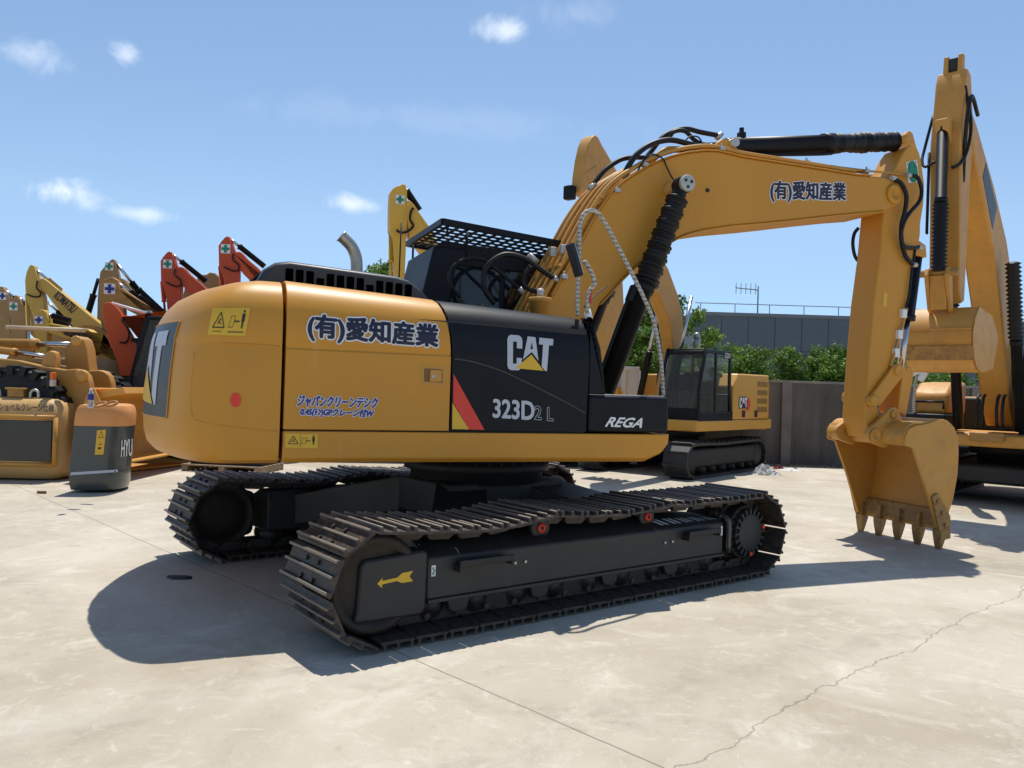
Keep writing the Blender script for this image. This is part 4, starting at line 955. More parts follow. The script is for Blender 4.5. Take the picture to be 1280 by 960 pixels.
sk=[F1.at(x,y,0) for x,y in [(720,240),(721,222),(724,200),(728,182),(732,173),(736,169.5),(740,172),(745,182),(754,197),(765,217),(772,250),(770,330),(773,385),(772,452),(748,455),(747,400),(750,330),(735,250)]]
MB().slab([(p-.02,z) for p,z in sk],.12,-.12).build('stick',yelu,E1,bevel=.02)
cylinder(E1,(1.05,-.36,1.3),(F1.at(845,372,0)[0],-.36,F1.at(845,372,0)[1]),.07,blk,steel,.5); cylinder(E1,(1.05,.36,1.3),(F1.at(845,372,0)[0],.36,F1.at(845,372,0)[1]),.07,blk,steel,.5)
hse=F1.at(718,240,0); MB().box((hse[0],-.1,hse[1]),(.15,.2,.25)).build('pipe_block',blk,E1,bevel=.03)
bucket_bg(E1,(sk[11][0]+.05,.95),-.3,.8,yelw,.33)
# marks on this machine: emblem and number
def flat_marks(name,polys,box,o3,ax,az,m,parent):
    # polygons on a vertical face: origin o3, unit vectors scaled ax, az (machine axes)
    o3=Vector(o3);ax=Vector(ax);az=Vector(az); vs=[];fs=[]
    for P in polys:
        k=len(vs); vs+=[o3+ax*(x/box[0])+az*(y/box[1]) for x,y in P]; fs.append(tuple(range(k,len(vs))))
    me=bpy.data.meshes.new(name); me.from_pydata(vs,[],fs); me.materials.append(m); o=bpy.data.objects.new(name,me); COL.objects.link(o); o.parent=parent; return o
hexr=[arc_pts(5,5,5,5,0,300,6)]
flat_marks('emblem_back',hexr,(10,10),(-.95,1.139,1.30),(-.30,0,0),(0,0,.30),red,RP[1])
flat_marks('emblem_plate',[[(0,0),(10,0),(10,7),(0,7)]],(10,7),(-.62,1.142,1.36),(-.44,0,0),(0,0,.25),blkm,RP[1])
flat_marks('emblem',EMB_C+EMB_A+EMB_T,(10,7),(-.64,1.146,1.375),(-.40,0,0),(0,0,.22),wht,RP[1])
letters('cab_number','320',wht,RP['cab'],(.18,1.14,2.40),(-.08,1.14,2.40),.10,off=.012,nrm=(0,1,0))
flat_marks('lamp_pocket',[[(0,0),(2,0),(2,3),(0,3)],[(8,0),(10,0),(10,3),(8,3)]],(10,3),(-.80,1.140,1.17),(-.85,0,0),(0,0,.15),mat('maroon',(.05,.008,.008),.5),RP[1])
# ---------------------------------------------------------------- excavator at the right edge, seen from the front
F2=Frame((8.60,13.66),226)
E2=empty('tracked_excavator','yellow excavator at the right edge, its tall raised stick holding a curled worn bucket','excavator',(F2.c.x,F2.c.y,0),F2.yaw,GR1)
tracks_simple(E2,L=3.9,g=1.1,w=.3,h=.72)
MB().span((-1.2,-.9,.32),(1.25,.9,.62)).build('car_body',frm,E2,bevel=.05)
house(E2,yelu,w=1.25,z0=.92,zt=1.75,cabtop=2.6,rear=2.5,slat=False)
MB().span((1.36,-1.25,.93),(1.62,1.25,1.12)).build('front_beam',yelu,E2,bevel=.03)
MB().span((.75,-1.24,1.14),(1.5,-.62,1.42)).build('battery_box',blk,E2,bevel=.03)
MB().slab([(.2,1.42),(1.3,1.42),(1.25,1.75),(.9,1.95),(.2,1.98)],.65,1.22).build('front_hood',yelu,E2,bevel=.06)
MB().tube([(1.32,-.7,1.5),(1.32,-.7,1.62),(1.32,-1.15,1.62),(1.32,-1.15,1.5)],.02,6,1).build('grab_rail',blk,E2)
foot=(.55,1.35)
bo=[(.35,1.25),(.75,1.25),(1.15,1.7),(1.75,3.0),(2.25,3.8),(3.0,4.6),(3.65,5.25),(3.75,5.45),(3.62,5.6),(3.4,5.5),(2.4,4.85),(1.55,4.15),(1.0,3.4),(.55,2.4),(.30,1.6)]
b2=MB().slab(bo,.21,-.21).build('boom',yelu,E2,bevel=.03)
MB().slab([(2.45,4.2),(3.05,4.85),(2.9,5.08),(2.25,4.55)],-.2105,-.216).build('emblem_plate',panel,b2)
for q in (.40,-.46):
    cylinder(E2,(1.35,q,1.2),(2.05,q,3.75),.078,blk,rub,.55,boot=True)
# stick hanging vertically
stx=3.72
st2=MB().slab([(stx-.05,6.12),(stx+.12,6.17),(stx+.20,6.0),(stx+.36,5.1),(stx+.33,4.6),(stx+.25,3.15),(stx+.16,2.95),(stx+.0,3.0),(stx-.12,4.6),(stx-.25,5.3)],.19,-.19).build('stick',yelu,E2,bevel=.02)
MB().slab([(stx-.02,6.02),(stx+.14,6.04),(stx+.10,6.40),(stx+.0,6.40)],.12,.06).slab([(stx-.02,6.02),(stx+.14,6.04),(stx+.10,6.40),(stx+.0,6.40)],-.06,-.12).build('ear_plate',yelu,st2,bevel=.01)
MB().box((stx+.05,0,6.28),(.06,.13,.18)).build('link_block',blkm,st2,bevel=.01)
cylinder(E2,(stx+.48,.0,5.3),(stx+.50,.0,3.35),.072,blk,rub,.52,boot=True)
MB().slab([(stx+.30,5.42),(stx+.55,5.4),(stx+.55,5.25),(stx+.30,5.05)],.08,-.08).build('cylinder_bracket',yelu,st2,bevel=.01)
for q in (.2,-.2):
    MB().slab([(stx+.44,3.40),(stx+.56,3.40),(stx+.62,3.30),(stx+.44,2.85),(stx+.34,2.8)],q*.75,q*.5).build('bucket_link',yelu,E2,bevel=.01)
MB().lathe((stx+.50,-.24,3.34),(stx+.50,.24,3.34),[(0,.05),(1,.05)],n=14).build('link_pin',yelw,E2)
MB().slab([(stx+.44,2.85),(stx+.5,2.85),(stx+.56,3.3),(stx+.5,3.3)],.10,-.10).build('bucket_link',yelu,E2,bevel=.01)
bk2=MB(); 
Bp=[(stx-.75,2.55),(stx-.35,2.80),(stx+.15,2.86),(stx+.42,2.78),(stx+.52,2.58),(stx+.50,2.33),(stx+.36,2.13),(stx+.12,2.02),(stx-.45,2.08)]
Bp=[(stx-.75,2.55),(stx-.40,2.82),(stx+.26,2.89),(stx+.44,2.74),(stx+.53,2.55),(stx+.52,2.36),(stx+.43,2.18),(stx+.28,2.06),(stx+.05,2.02),(stx-.50,2.09)]
Bi=[(p-.03*(p-stx)/.5,2.58+(z-2.44)*.93-.14) for p,z in Bp]
b_=MB().slab(Bp+Bi[::-1],.44,-.44).build('bucket',yelu,E2,bevel=.006)
for s in (1,-1): MB().slab(Bp,s*.441,s*.41).build('side_plate',yelu,b_,bevel=.006)
MB().span((stx+.50,-.42,2.565),(stx+.54,.42,2.59)).build('weld_bead',yelu,b_); MB().slab([(stx+.50,2.33),(stx+.545,2.36),(stx+.45,2.17),(stx+.41,2.19)],.43,-.43).build('wear_plate',yelt,b_,bevel=.004)
MB().tube([(stx+.2,.18,5.9),(stx+.1,.24,5.4),(stx+.25,.24,5.0),(stx+.4,.2,4.8),(stx+.42,.1,4.75)],.022,8,5).build('hose',rub,st2)
MB().tube([(stx+.5,-.08,4.85),(stx+.5,-.2,4.8),(stx+.45,-.26,4.9),(stx+.35,-.26,5.1),(stx+.2,-.2,5.6)],.02,8,5).build('hose',rub,st2)
MB().tube([(stx+.45,-.17,5.0),(stx+.47,-.17,4.0),(stx+.46,-.17,3.9)],.02,8,3).build('steel_tube',blk,st2)
MB().tube([(3.5,.24,5.6),(3.9,.26,5.75),(4.05,.25,5.4),(3.95,.2,4.9),(3.9,.18,4.6)],.026,8,5).build('hose',rub,b2)
for q in (-.16,-.08,.12,.2):
    MB().tube([(1.5,q,1.25),(1.55,q,1.5),(1.48,q,1.7),(1.38,q,1.75)],.024,8,4).build('hose',rub,E2)
MB().span((1.63,-.22,1.02),(1.70,.26,1.16)).build('valve_block',yelw,E2,bevel=.02)
# plastic wrapped mirror pole
MB().tube([(1.45,-1.1,1.15),(1.45,-1.12,1.6),(1.43,-1.1,2.05),(1.40,-1.05,2.12)],.022,8,4).build('wrapped_rail',rope,E2)
MB().box((1.42,-1.12,2.12),(.08,.2,.12),Matrix.Rotation(.4,3,'X')).box((1.42,-1.0,2.05),(.06,.12,.2),Matrix.Rotation(-.5,3,'X')).build('plastic_wrap',wht,E2,bevel=.03)
# ================================================================ machines on the left, seen over the tail
def cyl_px(root,fr,a,b,q,r,m1=blk,m2=steel,split=.6,boot=False,name='hydraulic_cylinder'):
    A=fr.at(*a,q);B=fr.at(*b,q); return cylinder(root,(A[0],-q,A[1]),(B[0],-q,B[1]),r,m1,m2,split,boot,name)
def plane_at(px,D,yaw): return Frame(((px-640)/FPX*D,D),yaw)
def sticker(root_part,fr,x,y,s,q,col=green):
    p,z=fr.at(x,y,q); w=s
    o=MB().add([(p-w,-q+.004,z-w),(p+w,-q+.004,z-w),(p+w,-q+.004,z+w),(p-w,-q+.004,z+w)],[(0,1,2,3)]).build('safety_sticker',wht,root_part)
    a=w*.3;b=w*.85
    MB().add([(p-a,-q+.010,z-b),(p+a,-q+.010,z-b),(p+a,-q+.010,z-a),(p+b,-q+.010,z-a),(p+b,-q+.010,z+a),(p+a,-q+.010,z+a),(p+a,-q+.010,z+b),(p-a,-q+.010,z+b),(p-a,-q+.010,z+a),(p-b,-q+.010,z+a),(p-b,-q+.010,z-a),(p-a,-q+.010,z-a)],[tuple(range(12))]).build('cross_mark',col,o)
def parked(label,cx,D,yaw,m,stick_px,boom_px,w=.30,cyls=(),hoses=(),st=None,bk=None,text=None,cab=True,group=GR1,bmat=None,stc=green,hh=True,ck=2.45):
    fr=plane_at(cx,D,yaw); E=empty('tracked_excavator',label,'excavator',(fr.c.x,fr.c.y,0),fr.yaw,group)
    q=-w/2   # the camera sees the machine's left side
    tracks_simple(E,L=3.6,g=1.0,w=.25,h=.68)
    if hh: house(E,bmat or m,w=1.12,z0=.88,zt=1.75,cabtop=ck,rear=2.2,cab=cab)
    P=[fr.at(x,y,q) for x,y in boom_px]
    # run the boom on down to its foot on the deck
    a=P[len(P)//2-1]; b=P[len(P)//2]
    body=P[:len(P)//2]+[(.45,1.35),(.75,1.15),(1.0,1.3)]+P[len(P)//2:]
    bo=MB().slab(body,q,-q).build('boom',m,E,bevel=.02)
    so=MB().slab([fr.at(x,y,q*.8) for x,y in stick_px],q*.8,-q*.8).build('stick',m,E,bevel=.015)
    for c in cyls: cyl_px(E,fr,*c)
    for h_,r in hoses: MB().tube([(fr.at(x,y,q)[0],-q+.05,fr.at(x,y,q)[1]) for x,y in h_],r,8,5).build('hose',rub,E)
    if st: sticker(so,fr,st[0],st[1],st[2],q*.8-.004,stc)
    if bk: bucket_bg(E,fr.at(bk[0],bk[1],0),bk[2],.9,yelw,bk[3])
    if text:
        body_,A,B,hh_=text; a=fr.at(*A,q);b=fr.at(*B,q)
        letters('maker_lettering',body_,navy,bo,(a[0],-q,a[1]),(b[0],-q,b[1]),hh_,off=.01,nrm=(0,1,0),offset=.02,up=(0,0,1))
    return E,fr
# pale yellow arm with lettering on the boom
parked('tall pale yellow excavator arm with dark letters running down its sloping boom',262,19.5,188,yelk,
 [(32,372),(31,350),(33,340),(36,333),(39,330.5),(42,332),(45,342),(50,358),(54,372),(56,390),(58,408),(59,450),(45,450),(42,400),(38,385),(34,378)],
 [(48,350),(53,347),(58,350),(75,364),(95,380),(112,394),(124,412), (110,428),(98,416),(84,400),(70,384),(58,368),(50,362)],
 cyls=[((76,363),(40,333),0,.06,yelk,steel,.45),((95,409),(57,376),.3,.06,blk,steel,.6),((34,368),(37,440),0,.05,yelk,steel,.6)],
 hoses=[([(48,351),(47,360),(52,366),(50,371),(42,371),(35,368)],.02)],text=('KOMATSU',(66.5,371),(89.5,392),.20),bk=(42,455,-.4,.4))
parked('low lemon yellow excavator arm with rounded head, under the taller lettered boom',245,17.5,186,yelk,
 [(42,398),(44,391),(49,387),(54,387),(58,391),(60,402),(59,418),(58,470),(44,470),(43,420)],
 [(58,405),(64,404),(85,408),(110,411),(130,420), (125,438),(105,428),(80,422),(60,416)],
 cyls=[((88,401),(56,392),0,.06,blk,steel,.7),((85,407),(60,398),.3,.06,blk,steel,.7)],st=(48.5,400,.085),stc=blu,text=('KOMATSU',(80,419),(112,426),.14),bk=(46,480,-.4,.35))
parked('tan excavator arm cut by the left edge of the photo',170,22,186,tan,
 [(-14,400),(-10,372),(0,358),(3,358),(8,366),(13,376),(15,400),(12,440),(-6,440)],
 [(8,378),(14,376),(40,392),(60,410),(90,440), (70,450),(40,420),(12,392)],
 cyls=[((40,389),(3,360),0,.06,blk,steel,.6)],st=(3,370,.10),stc=blu,cab=False)
parked('tan excavator arm second from the left edge, green cross on its pointed head',200,21,186,tan,
 [(11,385),(15,374),(19,368.5),(22,370),(26,378),(30,384),(33,395),(31,440),(14,440),(13,400)],
 [(28,384),(33,382),(50,392),(75,410),(110,440), (90,450),(55,420),(30,396)],
 cyls=[((50,390),(20,370),0,.06,blk,steel,.6),((15,392),(16,432),0,.05,blk,steel,.6)],st=(17,383,.10),cab=False)
parked('tall tan excavator arm with a long thin black cylinder hanging left of it',330,20.5,188,tan,
 [(122,368),(125,340),(133,330),(140,323.5),(143,324.5),(145,335),(148,348),(150,362),(152,384),(152,412),(150,450),(122,470),(121,400)],
 [(146,350),(151,347),(156,350),(165,362),(180,376),(205,392),(240,410), (225,425),(190,404),(165,388),(148,372)],
 cyls=[((172,362),(143,326),0,.07,blk,steel,.25),((200,388),(172,362),0,.085,blk,blk,.99),((106,405),(123,348),0,.075,blk,blk,.65)],st=(136.5,333,.10),cab=False)
parked('worn tan excavator arm with a large blue cross, behind the bright red arm',318,18.5,188,yelw,
 [(125,356),(130,349),(140,346),(147,350),(150,362),(154,378),(155,400),(152,425),(132,428),(125,400)],
 [(148,362),(153,360),(170,372),(190,385),(215,400), (205,412),(180,398),(160,388),(150,378)],
 cyls=[((172,372),(142,350),0,.07,blk,steel,.3),((204,392),(172,372),0,.09,blk,blk,.99)],st=(137,361,.12),stc=blu,bk=(124,430,.5,.42),cab=False)
E0,f0=parked('bright red excavator with lowered curved arm, just left of the large yellow tail',258,16.8,196,ored,
 [(128,388),(130,381),(134,377.5),(139,378),(145,383),(151,391),(156,404),(164,418),(171,432),(176,448),(178,470),(150,470),(146,452),(138,430),(131,408)],
 [(150,396),(156,394),(175,396),(200,398),(225,404), (215,424),(190,412),(165,410),(155,408)],
 cyls=[((192,394),(140,379),0,.055,ored,wht,.15),((137,420),(147,448),0,.05,ored,steel,.5)],hoses=[([(155,396),(154,402),(160,410),(162,420),(158,428),(150,428)],.02)],st=(186,392,.06),ck=2.85)
def red_arm(label,dx,dy,D):
    S=lambda L_:[(x+dx,y+dy) for x,y in L_]
    def C(c): return ((c[0][0]+dx,c[0][1]+dy),(c[1][0]+dx,c[1][1]+dy))+c[2:]
    parked(label,430+dx,D,188,redp,
     S([(201,352),(200.5,326),(203,322),(208,316),(211,314),(214,315),(217,322),(220,331),(225,338),(226,352),(226,375),(228,420),(212,420),(208,375),(205,362)]),
     S([(220,336),(225,333),(229,334),(236,342),(248,352),(262,366),(285,385),(270,400),(246,376),(232,362),(224,352)]),
     cyls=[C(((258,352),(213,316),0,.06,blk,steel,.7)),C(((203,352),(206,388),0,.05,redp,redp,.7))],
     hoses=[(S([(220,336),(219,344),(226,350),(226,357),(219,358),(208,353)]),.018)],st=(209.5+dx,330+dy,.10),cab=False)
red_arm('red excavator arm, left one of the two upright red arms',0,0,19)
red_arm('red excavator arm, higher right one of the two upright red arms',72.5,-19,18)
parked('bright yellow excavator arm rising behind the black cab roof guard',665,18,200,mat('bright yellow',(.72,.42,.04),.45,var=.06,dust=.12),
 [(487,288),(487,262),(488,241),(491,236),(495,233),(500,232),(503,229.5),(507,230.5),(509,238),(509,252),(510,275),(508,300),(506,345),(500,400),(494,345),(491,300)],
 [(508,252),(512,250),(518,256),(526,268),(536,282),(560,318),(585,360), (575,380),(545,345),(525,312),(512,296)],
 cyls=[((524,263),(507,237),0,.075,rub,steel,.96),((489,288),(488,345),0,.055,yelk,yelk,.7)],hoses=[([(516,260),(513,266),(512,275),(516,283),(508,290),(500,291),(495,288)],.025)],st=(500,249.5,.095))
# tan machine whose housing shows beside the big tail
f3=plane_at(45,17,180); E3=empty('tracked_excavator','low tan excavator housing with a small dark plate, behind the loader bucket','excavator',(f3.c.x,f3.c.y,0),f3.yaw,GR1)
tracks_simple(E3,L=3.4,g=1.0,w=.25,h=.66); R3=house(E3,tan,w=1.1,z0=.95,zt=1.98,rear=2.25,cab=False,slat=False)
flat_marks('emblem_plate',[[(0,0),(10,0),(10,10),(0,10)]],(10,10),(-1.62,1.105,1.50),(-.16,0,0),(0,0,.30),blk,R3[1])
MB().span((-1.1,1.0,1.35),(-.75,1.108,1.80)).build('dark_cavity',blkm,R3[1])  # black block painted in for the shade of a cavity
# black pillars and cab frame behind the tail
MB().slab([(.3,1.2),(.6,1.15),(2.1,2.1),(3.2,2.3),(3.2,2.45),(2.0,2.35)],.15,-.15).build('boom',tan,E3,bevel=.02)
MB().slab([(3.05,2.5),(3.3,2.45),(3.2,1.0),(3.0,1.0)],.12,-.12).build('stick',tan,E3,bevel=.02)
# block with a rounded end between the red arms: folded stick end of another machine
f4=plane_at(300,21,190); E4=empty('tracked_excavator','tan excavator with only a boom knuckle showing between the upright red arms','excavator',(f4.c.x,f4.c.y,0),f4.yaw,GR1)
tracks_simple(E4,L=3.4,g=1.0,w=.25,h=.66); house(E4,tan,w=1.1,z0=.9,zt=1.7,rear=2.0,cab=False,slat=False)
kn=[f4.at(x,y,-.2) for x,y in [(228,372),(231,358),(236,352),(246,350),(247,344),(258,343),(262,340),(269,341),(275,348),(276,357),(270,364),(262,380),(262,440),(240,440)]]
MB().slab(kn,-.2,.2).build('boom',tan,E4,bevel=.03)
# ---------------------------------------------------------------- wheel loader
FL=Frame(((-110-640)/FPX*13.6,13.6),0); ldm=mat('brown yellow paint',(.46,.22,.035),.5,var=.1,scale=2,dust=.3,dustcol=(.35,.22,.09),bump=.03)   # faces right
LD=empty('wheel_loader','large wheel loader at the left edge, brown yellow lift arm and chunky black tyre','loader',(FL.c.x,FL.c.y,0),0)
def La(L_,q=1.0): return [FL.at(x,y,q) for x,y in L_]
MB().slab(La([(-90,452),(-20,446),(20,450),(55,458),(80,462),(94,461),(102,463),(108,469),(111,480),(112,500),(114,530),(112,556),(106,560),(98,530),(84,508),(60,492),(20,486),(-60,490)]),1.0,.82).build('lift_arm',ldm,LD,bevel=.02)
MB().slab(La([(-90,452),(-20,446),(20,450),(55,458),(80,462),(94,461),(102,463),(108,469),(111,480),(112,500),(114,530),(112,556),(106,560),(98,530),(84,508),(60,492),(20,486),(-60,490)]),.30,.12).build('lift_arm',ldm,LD,bevel=.02)
MB().slab(La([(80,446),(85,430),(91,422),(98,420),(104,424),(108,436),(110,455),(112,466),(84,466)],.3),.3,.0).build('bucket_lever',ldm,LD,bevel=.02)
for x,y,r in ((103,470,.10),(96,426,.08)):
    p,z=FL.at(x,y,1.0); MB().lathe((p,-1.0,z),(p,-1.05,z),[(0,r),(.7,r),(1,r*.8),(1,0)]).build('pin_boss',yelu,LD)
cyl_px(LD,FL,(-90,428),(94,431),.15,.085,yelu,steel,.745)
cyl_px(LD,FL,(-60,430),(62,446),.7,.06,yelu,steel,.66)
MB().slab(La([(50,458),(56,442),(62,438),(68,440),(70,447),(69,462)],.9),.9,.75).build('cylinder_lug',yelu,LD,bevel=.015)
def tyre(root,x,y,R,w):
    c=Vector((x,y,R)); a=Vector((0,w/2,0))
    t=MB().lathe(c-a,c+a,[(0,R*.50),(.02,R*.62),(0,R*.80),(.08,R*.93),(.2,R*.955),(.8,R*.955),(.92,R*.93),(1,R*.80),(.98,R*.62),(1,R*.50)],n=48)
    n=26
    for k in range(n):
        an=2*PI*k/n
        for s in (1,-1):
            R_=Matrix.Rotation(-an-(.06*s),3,'Y')@Matrix.Rotation(s*.30,3,'X')
            cc=c+Vector((math.cos(an+.06*s)*R*.965,s*w*.27,math.sin(an+.06*s)*R*.965)); t.box(cc,(R*.09,w*.50,R*.125),Matrix.Rotation(-(an+.06*s),3,'Y'))
            cc=c+Vector((math.cos(an+.06*s)*R*.90,s*w*.49,math.sin(an+.06*s)*R*.90)); t.box(cc,(R*.14,w*.05,R*.11),Matrix.Rotation(-(an+.06*s),3,'Y'))
    o=t.build('tyre',rub,root,bevel=.01)
    MB().lathe(c-a*.8,c+a*.8,[(0,0),(0,R*.5),(.1,R*.52),(.9,R*.52),(1,R*.5),(.9,R*.3),(.9,0)],n=32).build('rim',yelu,o)
Rt=.87
tp=FL.at(16,545,1.2)
for yy in (-.98,1.0):
    tyre(LD,tp[0],yy,Rt,.55)
    tyre(LD,tp[0]-3.1,yy,Rt,.55)
MB().span((tp[0]-4.2,-.9,.6),(tp[0]-1.6,.9,1.9)).build('engine_housing',yelu,LD,bevel=.08)
MB().cyl(tuple([La([(8,409)],.5)[0][0],-.5,La([(8,409)],.5)[0][1]]),tuple([La([(106,413)],.5)[0][0],-.5,La([(106,413)],.5)[0][1]]),.035,n=8).build('pale_pipe',mat('pale bar',(.6,.45,.28),.4),LD)
MB().span((tp[0]-1.7,-.45,.55),(tp[0]+.75,.45,1.25)).build('front_frame',yelu,LD,bevel=.05)
cb_=MB().span((tp[0]-3.2,-.75,1.5),(tp[0]-1.9,.75,2.0)).build('cab',yelu,LD,bevel=.04)
MB().span((tp[0]-3.15,-.70,2.0),(tp[0]-1.95,.70,2.9)).build('window',glass,cb_,bevel=.03); MB().span((tp[0]-3.25,-.8,2.9),(tp[0]-1.85,.8,3.0)).build('cab_roof',yelu,cb_,bevel=.03)
# its bucket, resting on the ground, and a toothed bucket beside it
def scoop(root,fr,name,px,q0,q1,m,teeth=0,ribs=0):
    P=[fr.at(x,y,q0) for x,y in px]
    P=[(v.x,v.y) for v in smooth_path([(a,b,0) for a,b in P],4)]
    inn=[]
    for i,(p,z) in enumerate(P):
        a=Vector(P[max(i-1,0)]);b=Vector(P[min(i+1,len(P)-1)]); t=(b-a).normalized(); inn.append((p+t.y*.03,z-t.x*.03))
    o=MB().slab(P+inn[::-1],q0,q1).build(name,m,root,bevel=.006)
    for q in (q0+.001,q1+.03): MB().slab(P,q,q-.03).build('side_plate',m,o,bevel=.006)
    return o,P
FB=Frame(((150-640)/FPX*15.4,15.4),0)
LB_,_P=scoop(LD,FL,'bucket',[(118,486),(108,500),(106,530),(112,565),(128,576),(160,577)],1.35,-1.35,yelu)
MB().slab([FL.at(x,y,1.2) for x,y in [(112,492),(156,484),(158,492),(114,500)]],1.25,-1.25).build('top_plate',mat('sunlit yellow tone',(.70,.33,.05),.45,var=.06),LB_,bevel=.006)  # top plate's sunlit look is put into its colour
# toothed loader bucket lying on the concrete
SB=empty('loader_bucket','yellow ribbed loader bucket lying on concrete beside the large yellow tail','bucket',(FB.c.x+.62,FB.c.y-.6,0),math.radians(-20))
o=MB()
P=[(v.x,v.y) for v in smooth_path([(-.55,1.22,0),(-.62,.9,0),(-.55,.45,0),(-.28,.12,0),(.15,.02,0),(.9,.02,0)],5)]
inn=[]
for i,(p,z) in enumerate(P):
    a=Vector(P[max(i-1,0)]);b=Vector(P[min(i+1,len(P)-1)]); t=(b-a).normalized(); inn.append((p-t.y*.035,z+t.x*.035))
sbk=MB().slab(P+inn[::-1],1.2,-1.2).build('bucket_shell',yelu,SB,bevel=.008)
for q in (1.2,-1.17): MB().slab(P+[(.75,.35),(-.1,1.2)],q,q-.03).build('side_plate',yelu,SB,bevel=.006)
rb_=MB()
MB().slab([(-.58,1.20),(-.15,1.26),(-.15,1.30),(-.60,1.25)],1.22,-1.22).build('top_plate',MATS['sunlit yellow tone'],SB,bevel=.005)  # sunlit tone painted on this top plate too
for k in range(7):
    q=-1.05+k*.35
    pts=[(p-.0,z) for p,z in P[:16]]; ou=[]
    for i,(p,z) in enumerate(pts):
        a=Vector(pts[max(i-1,0)]);b=Vector(pts[min(i+1,len(pts)-1)]); t=(b-a).normalized(); ou.append((p+t.y*.06,z-t.x*.06))
    MB().slab(pts+ou[::-1],q-.015,q+.015).build('rib',yelu,SB,bevel=.004)
# ---------------------------------------------------------------- loose counterweights on the concrete
def cw_block(name,label,cat,c,yaw,L,W,Hh,m,group=None,exp=4,taper=.06,top_r=.16,z0=0.03):
    E=empty(name,label,cat,(c[0],c[1],0),math.radians(yaw),group); R=[]
    for z,ins in ((z0,.06),(z0+.05,.0),(Hh*.5,.0),(Hh-top_r,taper*.4),(Hh-top_r*.5,taper*.4+top_r*.15),(Hh-top_r*.15,taper+top_r*.5),(Hh,taper+top_r)):
        rg=[]
        for i in range(48):
            a=2*PI*i/48; cc,ss=math.cos(a),math.sin(a)
            rg.append(((L/2-ins)*abs(cc)**(2/exp)*(1 if cc>0 else -1),(W/2-ins)*abs(ss)**(2/exp)*(1 if ss>0 else -1),z))
        R.append(rg)
    return E,R
g1=ground(88,603)
GC="loose counterweights on the concrete"
E5,R5=cw_block('counterweight_casting','','',(0,0),0,2.3,1.0,1.26,yelu) if False else (None,None)
E5=empty('counterweight_casting','yellow counterweight on the ground at the left edge, a dark grille window in its face','counterweight',(-7.05-1.13+.18,12.05+.42,0),math.radians(4),GC)
rings=[]
for z,ins in ((.03,.10),(.12,.02),(.25,0),(.95,0),(1.12,.04),(1.22,.12),(1.26,.24)):
    rings.append([((1.15-ins)*abs(math.cos(a))**(2/9)*(1 if math.cos(a)>0 else -1),(.50-ins)*abs(math.sin(a))**(2/5)*(1 if math.sin(a)>0 else -1),z) for a in [2*PI*i/56 for i in range(56)]])
c5=MB().loft(rings,smooth=True).build('casting',mat('pale ochre paint',(.62,.36,.12),.5,var=.1,scale=2,dust=.3,dustcol=(.45,.33,.2)),E5,bevel=.01,angle=50)
wn=MB().span((.17,-.5055,.30),(1.02,-.44,.92)).build('grille_window',mat('grille black',(.014,.016,.02),.25,var=.3,scale=6,coat=.3),c5,bevel=.01)
fr5=MB(); 
for a,b in (((.12,.25),(1.07,.25)),((1.07,.25),(1.07,.97)),((1.07,.97),(.12,.97)),((.12,.97),(.12,.25))):
    fr5.cyl((a[0],-.50,a[1]),(b[0],-.50,b[1]),.035,n=10)
fr5.build('window_frame',yelu,c5)
letters('crane_lettering','ショベルクレーン仕様',navy,c5,(.24,-.487,1.05),(1.04,-.487,1.06),.12,off=.014,nrm=(0,-1,0),offset=.012)
le=MB()
for x in (.05,.62):
    le.tube([(x-.06,0-.25,1.24),(x-.055,-.25,1.34),(x,-.25,1.38),(x+.055,-.25,1.34),(x+.06,-.25,1.24)],.022,8,4)
le.build('lifting_eye',zinc,c5)
MB().box((.36,-.2,1.32),(.24,.2,.12)).box((.36,-.2,1.39),(.30,.24,.03)).build('bracket',yelw,c5,bevel=.01)
MB().cyl((.86,-.2,1.24),(.86,-.2,1.42),.02).build('lamp_stem',blkm,c5)
MB().span((.80,-.28,1.42),(.84,-.15,1.68)).build('lamp_back',blkm,c5); MB().span((.84,-.27,1.55),(.90,-.16,1.66)).build('lamp_orange',mat('amber lens',(.8,.16,.02),.25),c5,bevel=.01); MB().span((.84,-.27,1.44),(.90,-.16,1.548)).build('lamp_clear',mat('clear lens',(.6,.5,.45),.25),c5,bevel=.01)
# dark green and orange counterweight
A6=ground(86,616); B6=ground(150,606)
E6=empty('counterweight_casting','dark green counterweight with an orange cap and white letters on its side','counterweight',(A6.x,A6.y,0),math.radians(8),GC)
plan=[(0,0),(.02,-.02),(.26,-.035),(.48,-.02),(.62,.03),(.70,.12),(.735,.25),(.73,.45),(.66,.70),(.52,.88),(.32,.97),(.05,.98),(-.0,.95)]
plan=[(v.x,v.y) for v in smooth_path([(a,b,0) for a,b in plan]+[(0,.0,0)],3)][:-1]
plan=[(x*.88,y) for x,y in plan]; cx_=(.32,.48)
def rg6(z,s,dx=0): return [(cx_[0]+(x-cx_[0])*s+dx,cx_[1]+(y-cx_[1])*(1-(1-s)*.6),z) for x,y in plan]
gb_=MB().loft([rg6(.04,.93),rg6(.12,.985),rg6(.30,1.0),rg6(.32,.99),rg6(.60,1.0,.02),rg6(.925,.99,.04)],smooth=True).build('casting',hgrey,E6,bevel=.008,angle=50)
ob_=MB().loft([rg6(.925,.995,.04),rg6(1.0,1.0,.045),rg6(1.10,.985,.05),rg6(1.17,.94,.05),rg6(1.21,.86,.05),rg6(1.225,.70,.05)],smooth=True).build('cap',orng,E6,bevel=.008,angle=50)
t6=bvh(gb_)
decal('white_stripe',[(88,594),(147,590),(147,587),(89,590.5)],gb_,gry,.005,8,1,tree=t6)
wq=[(118.5,568.5),(129.5,568),(132.5,537),(121.5,538)]
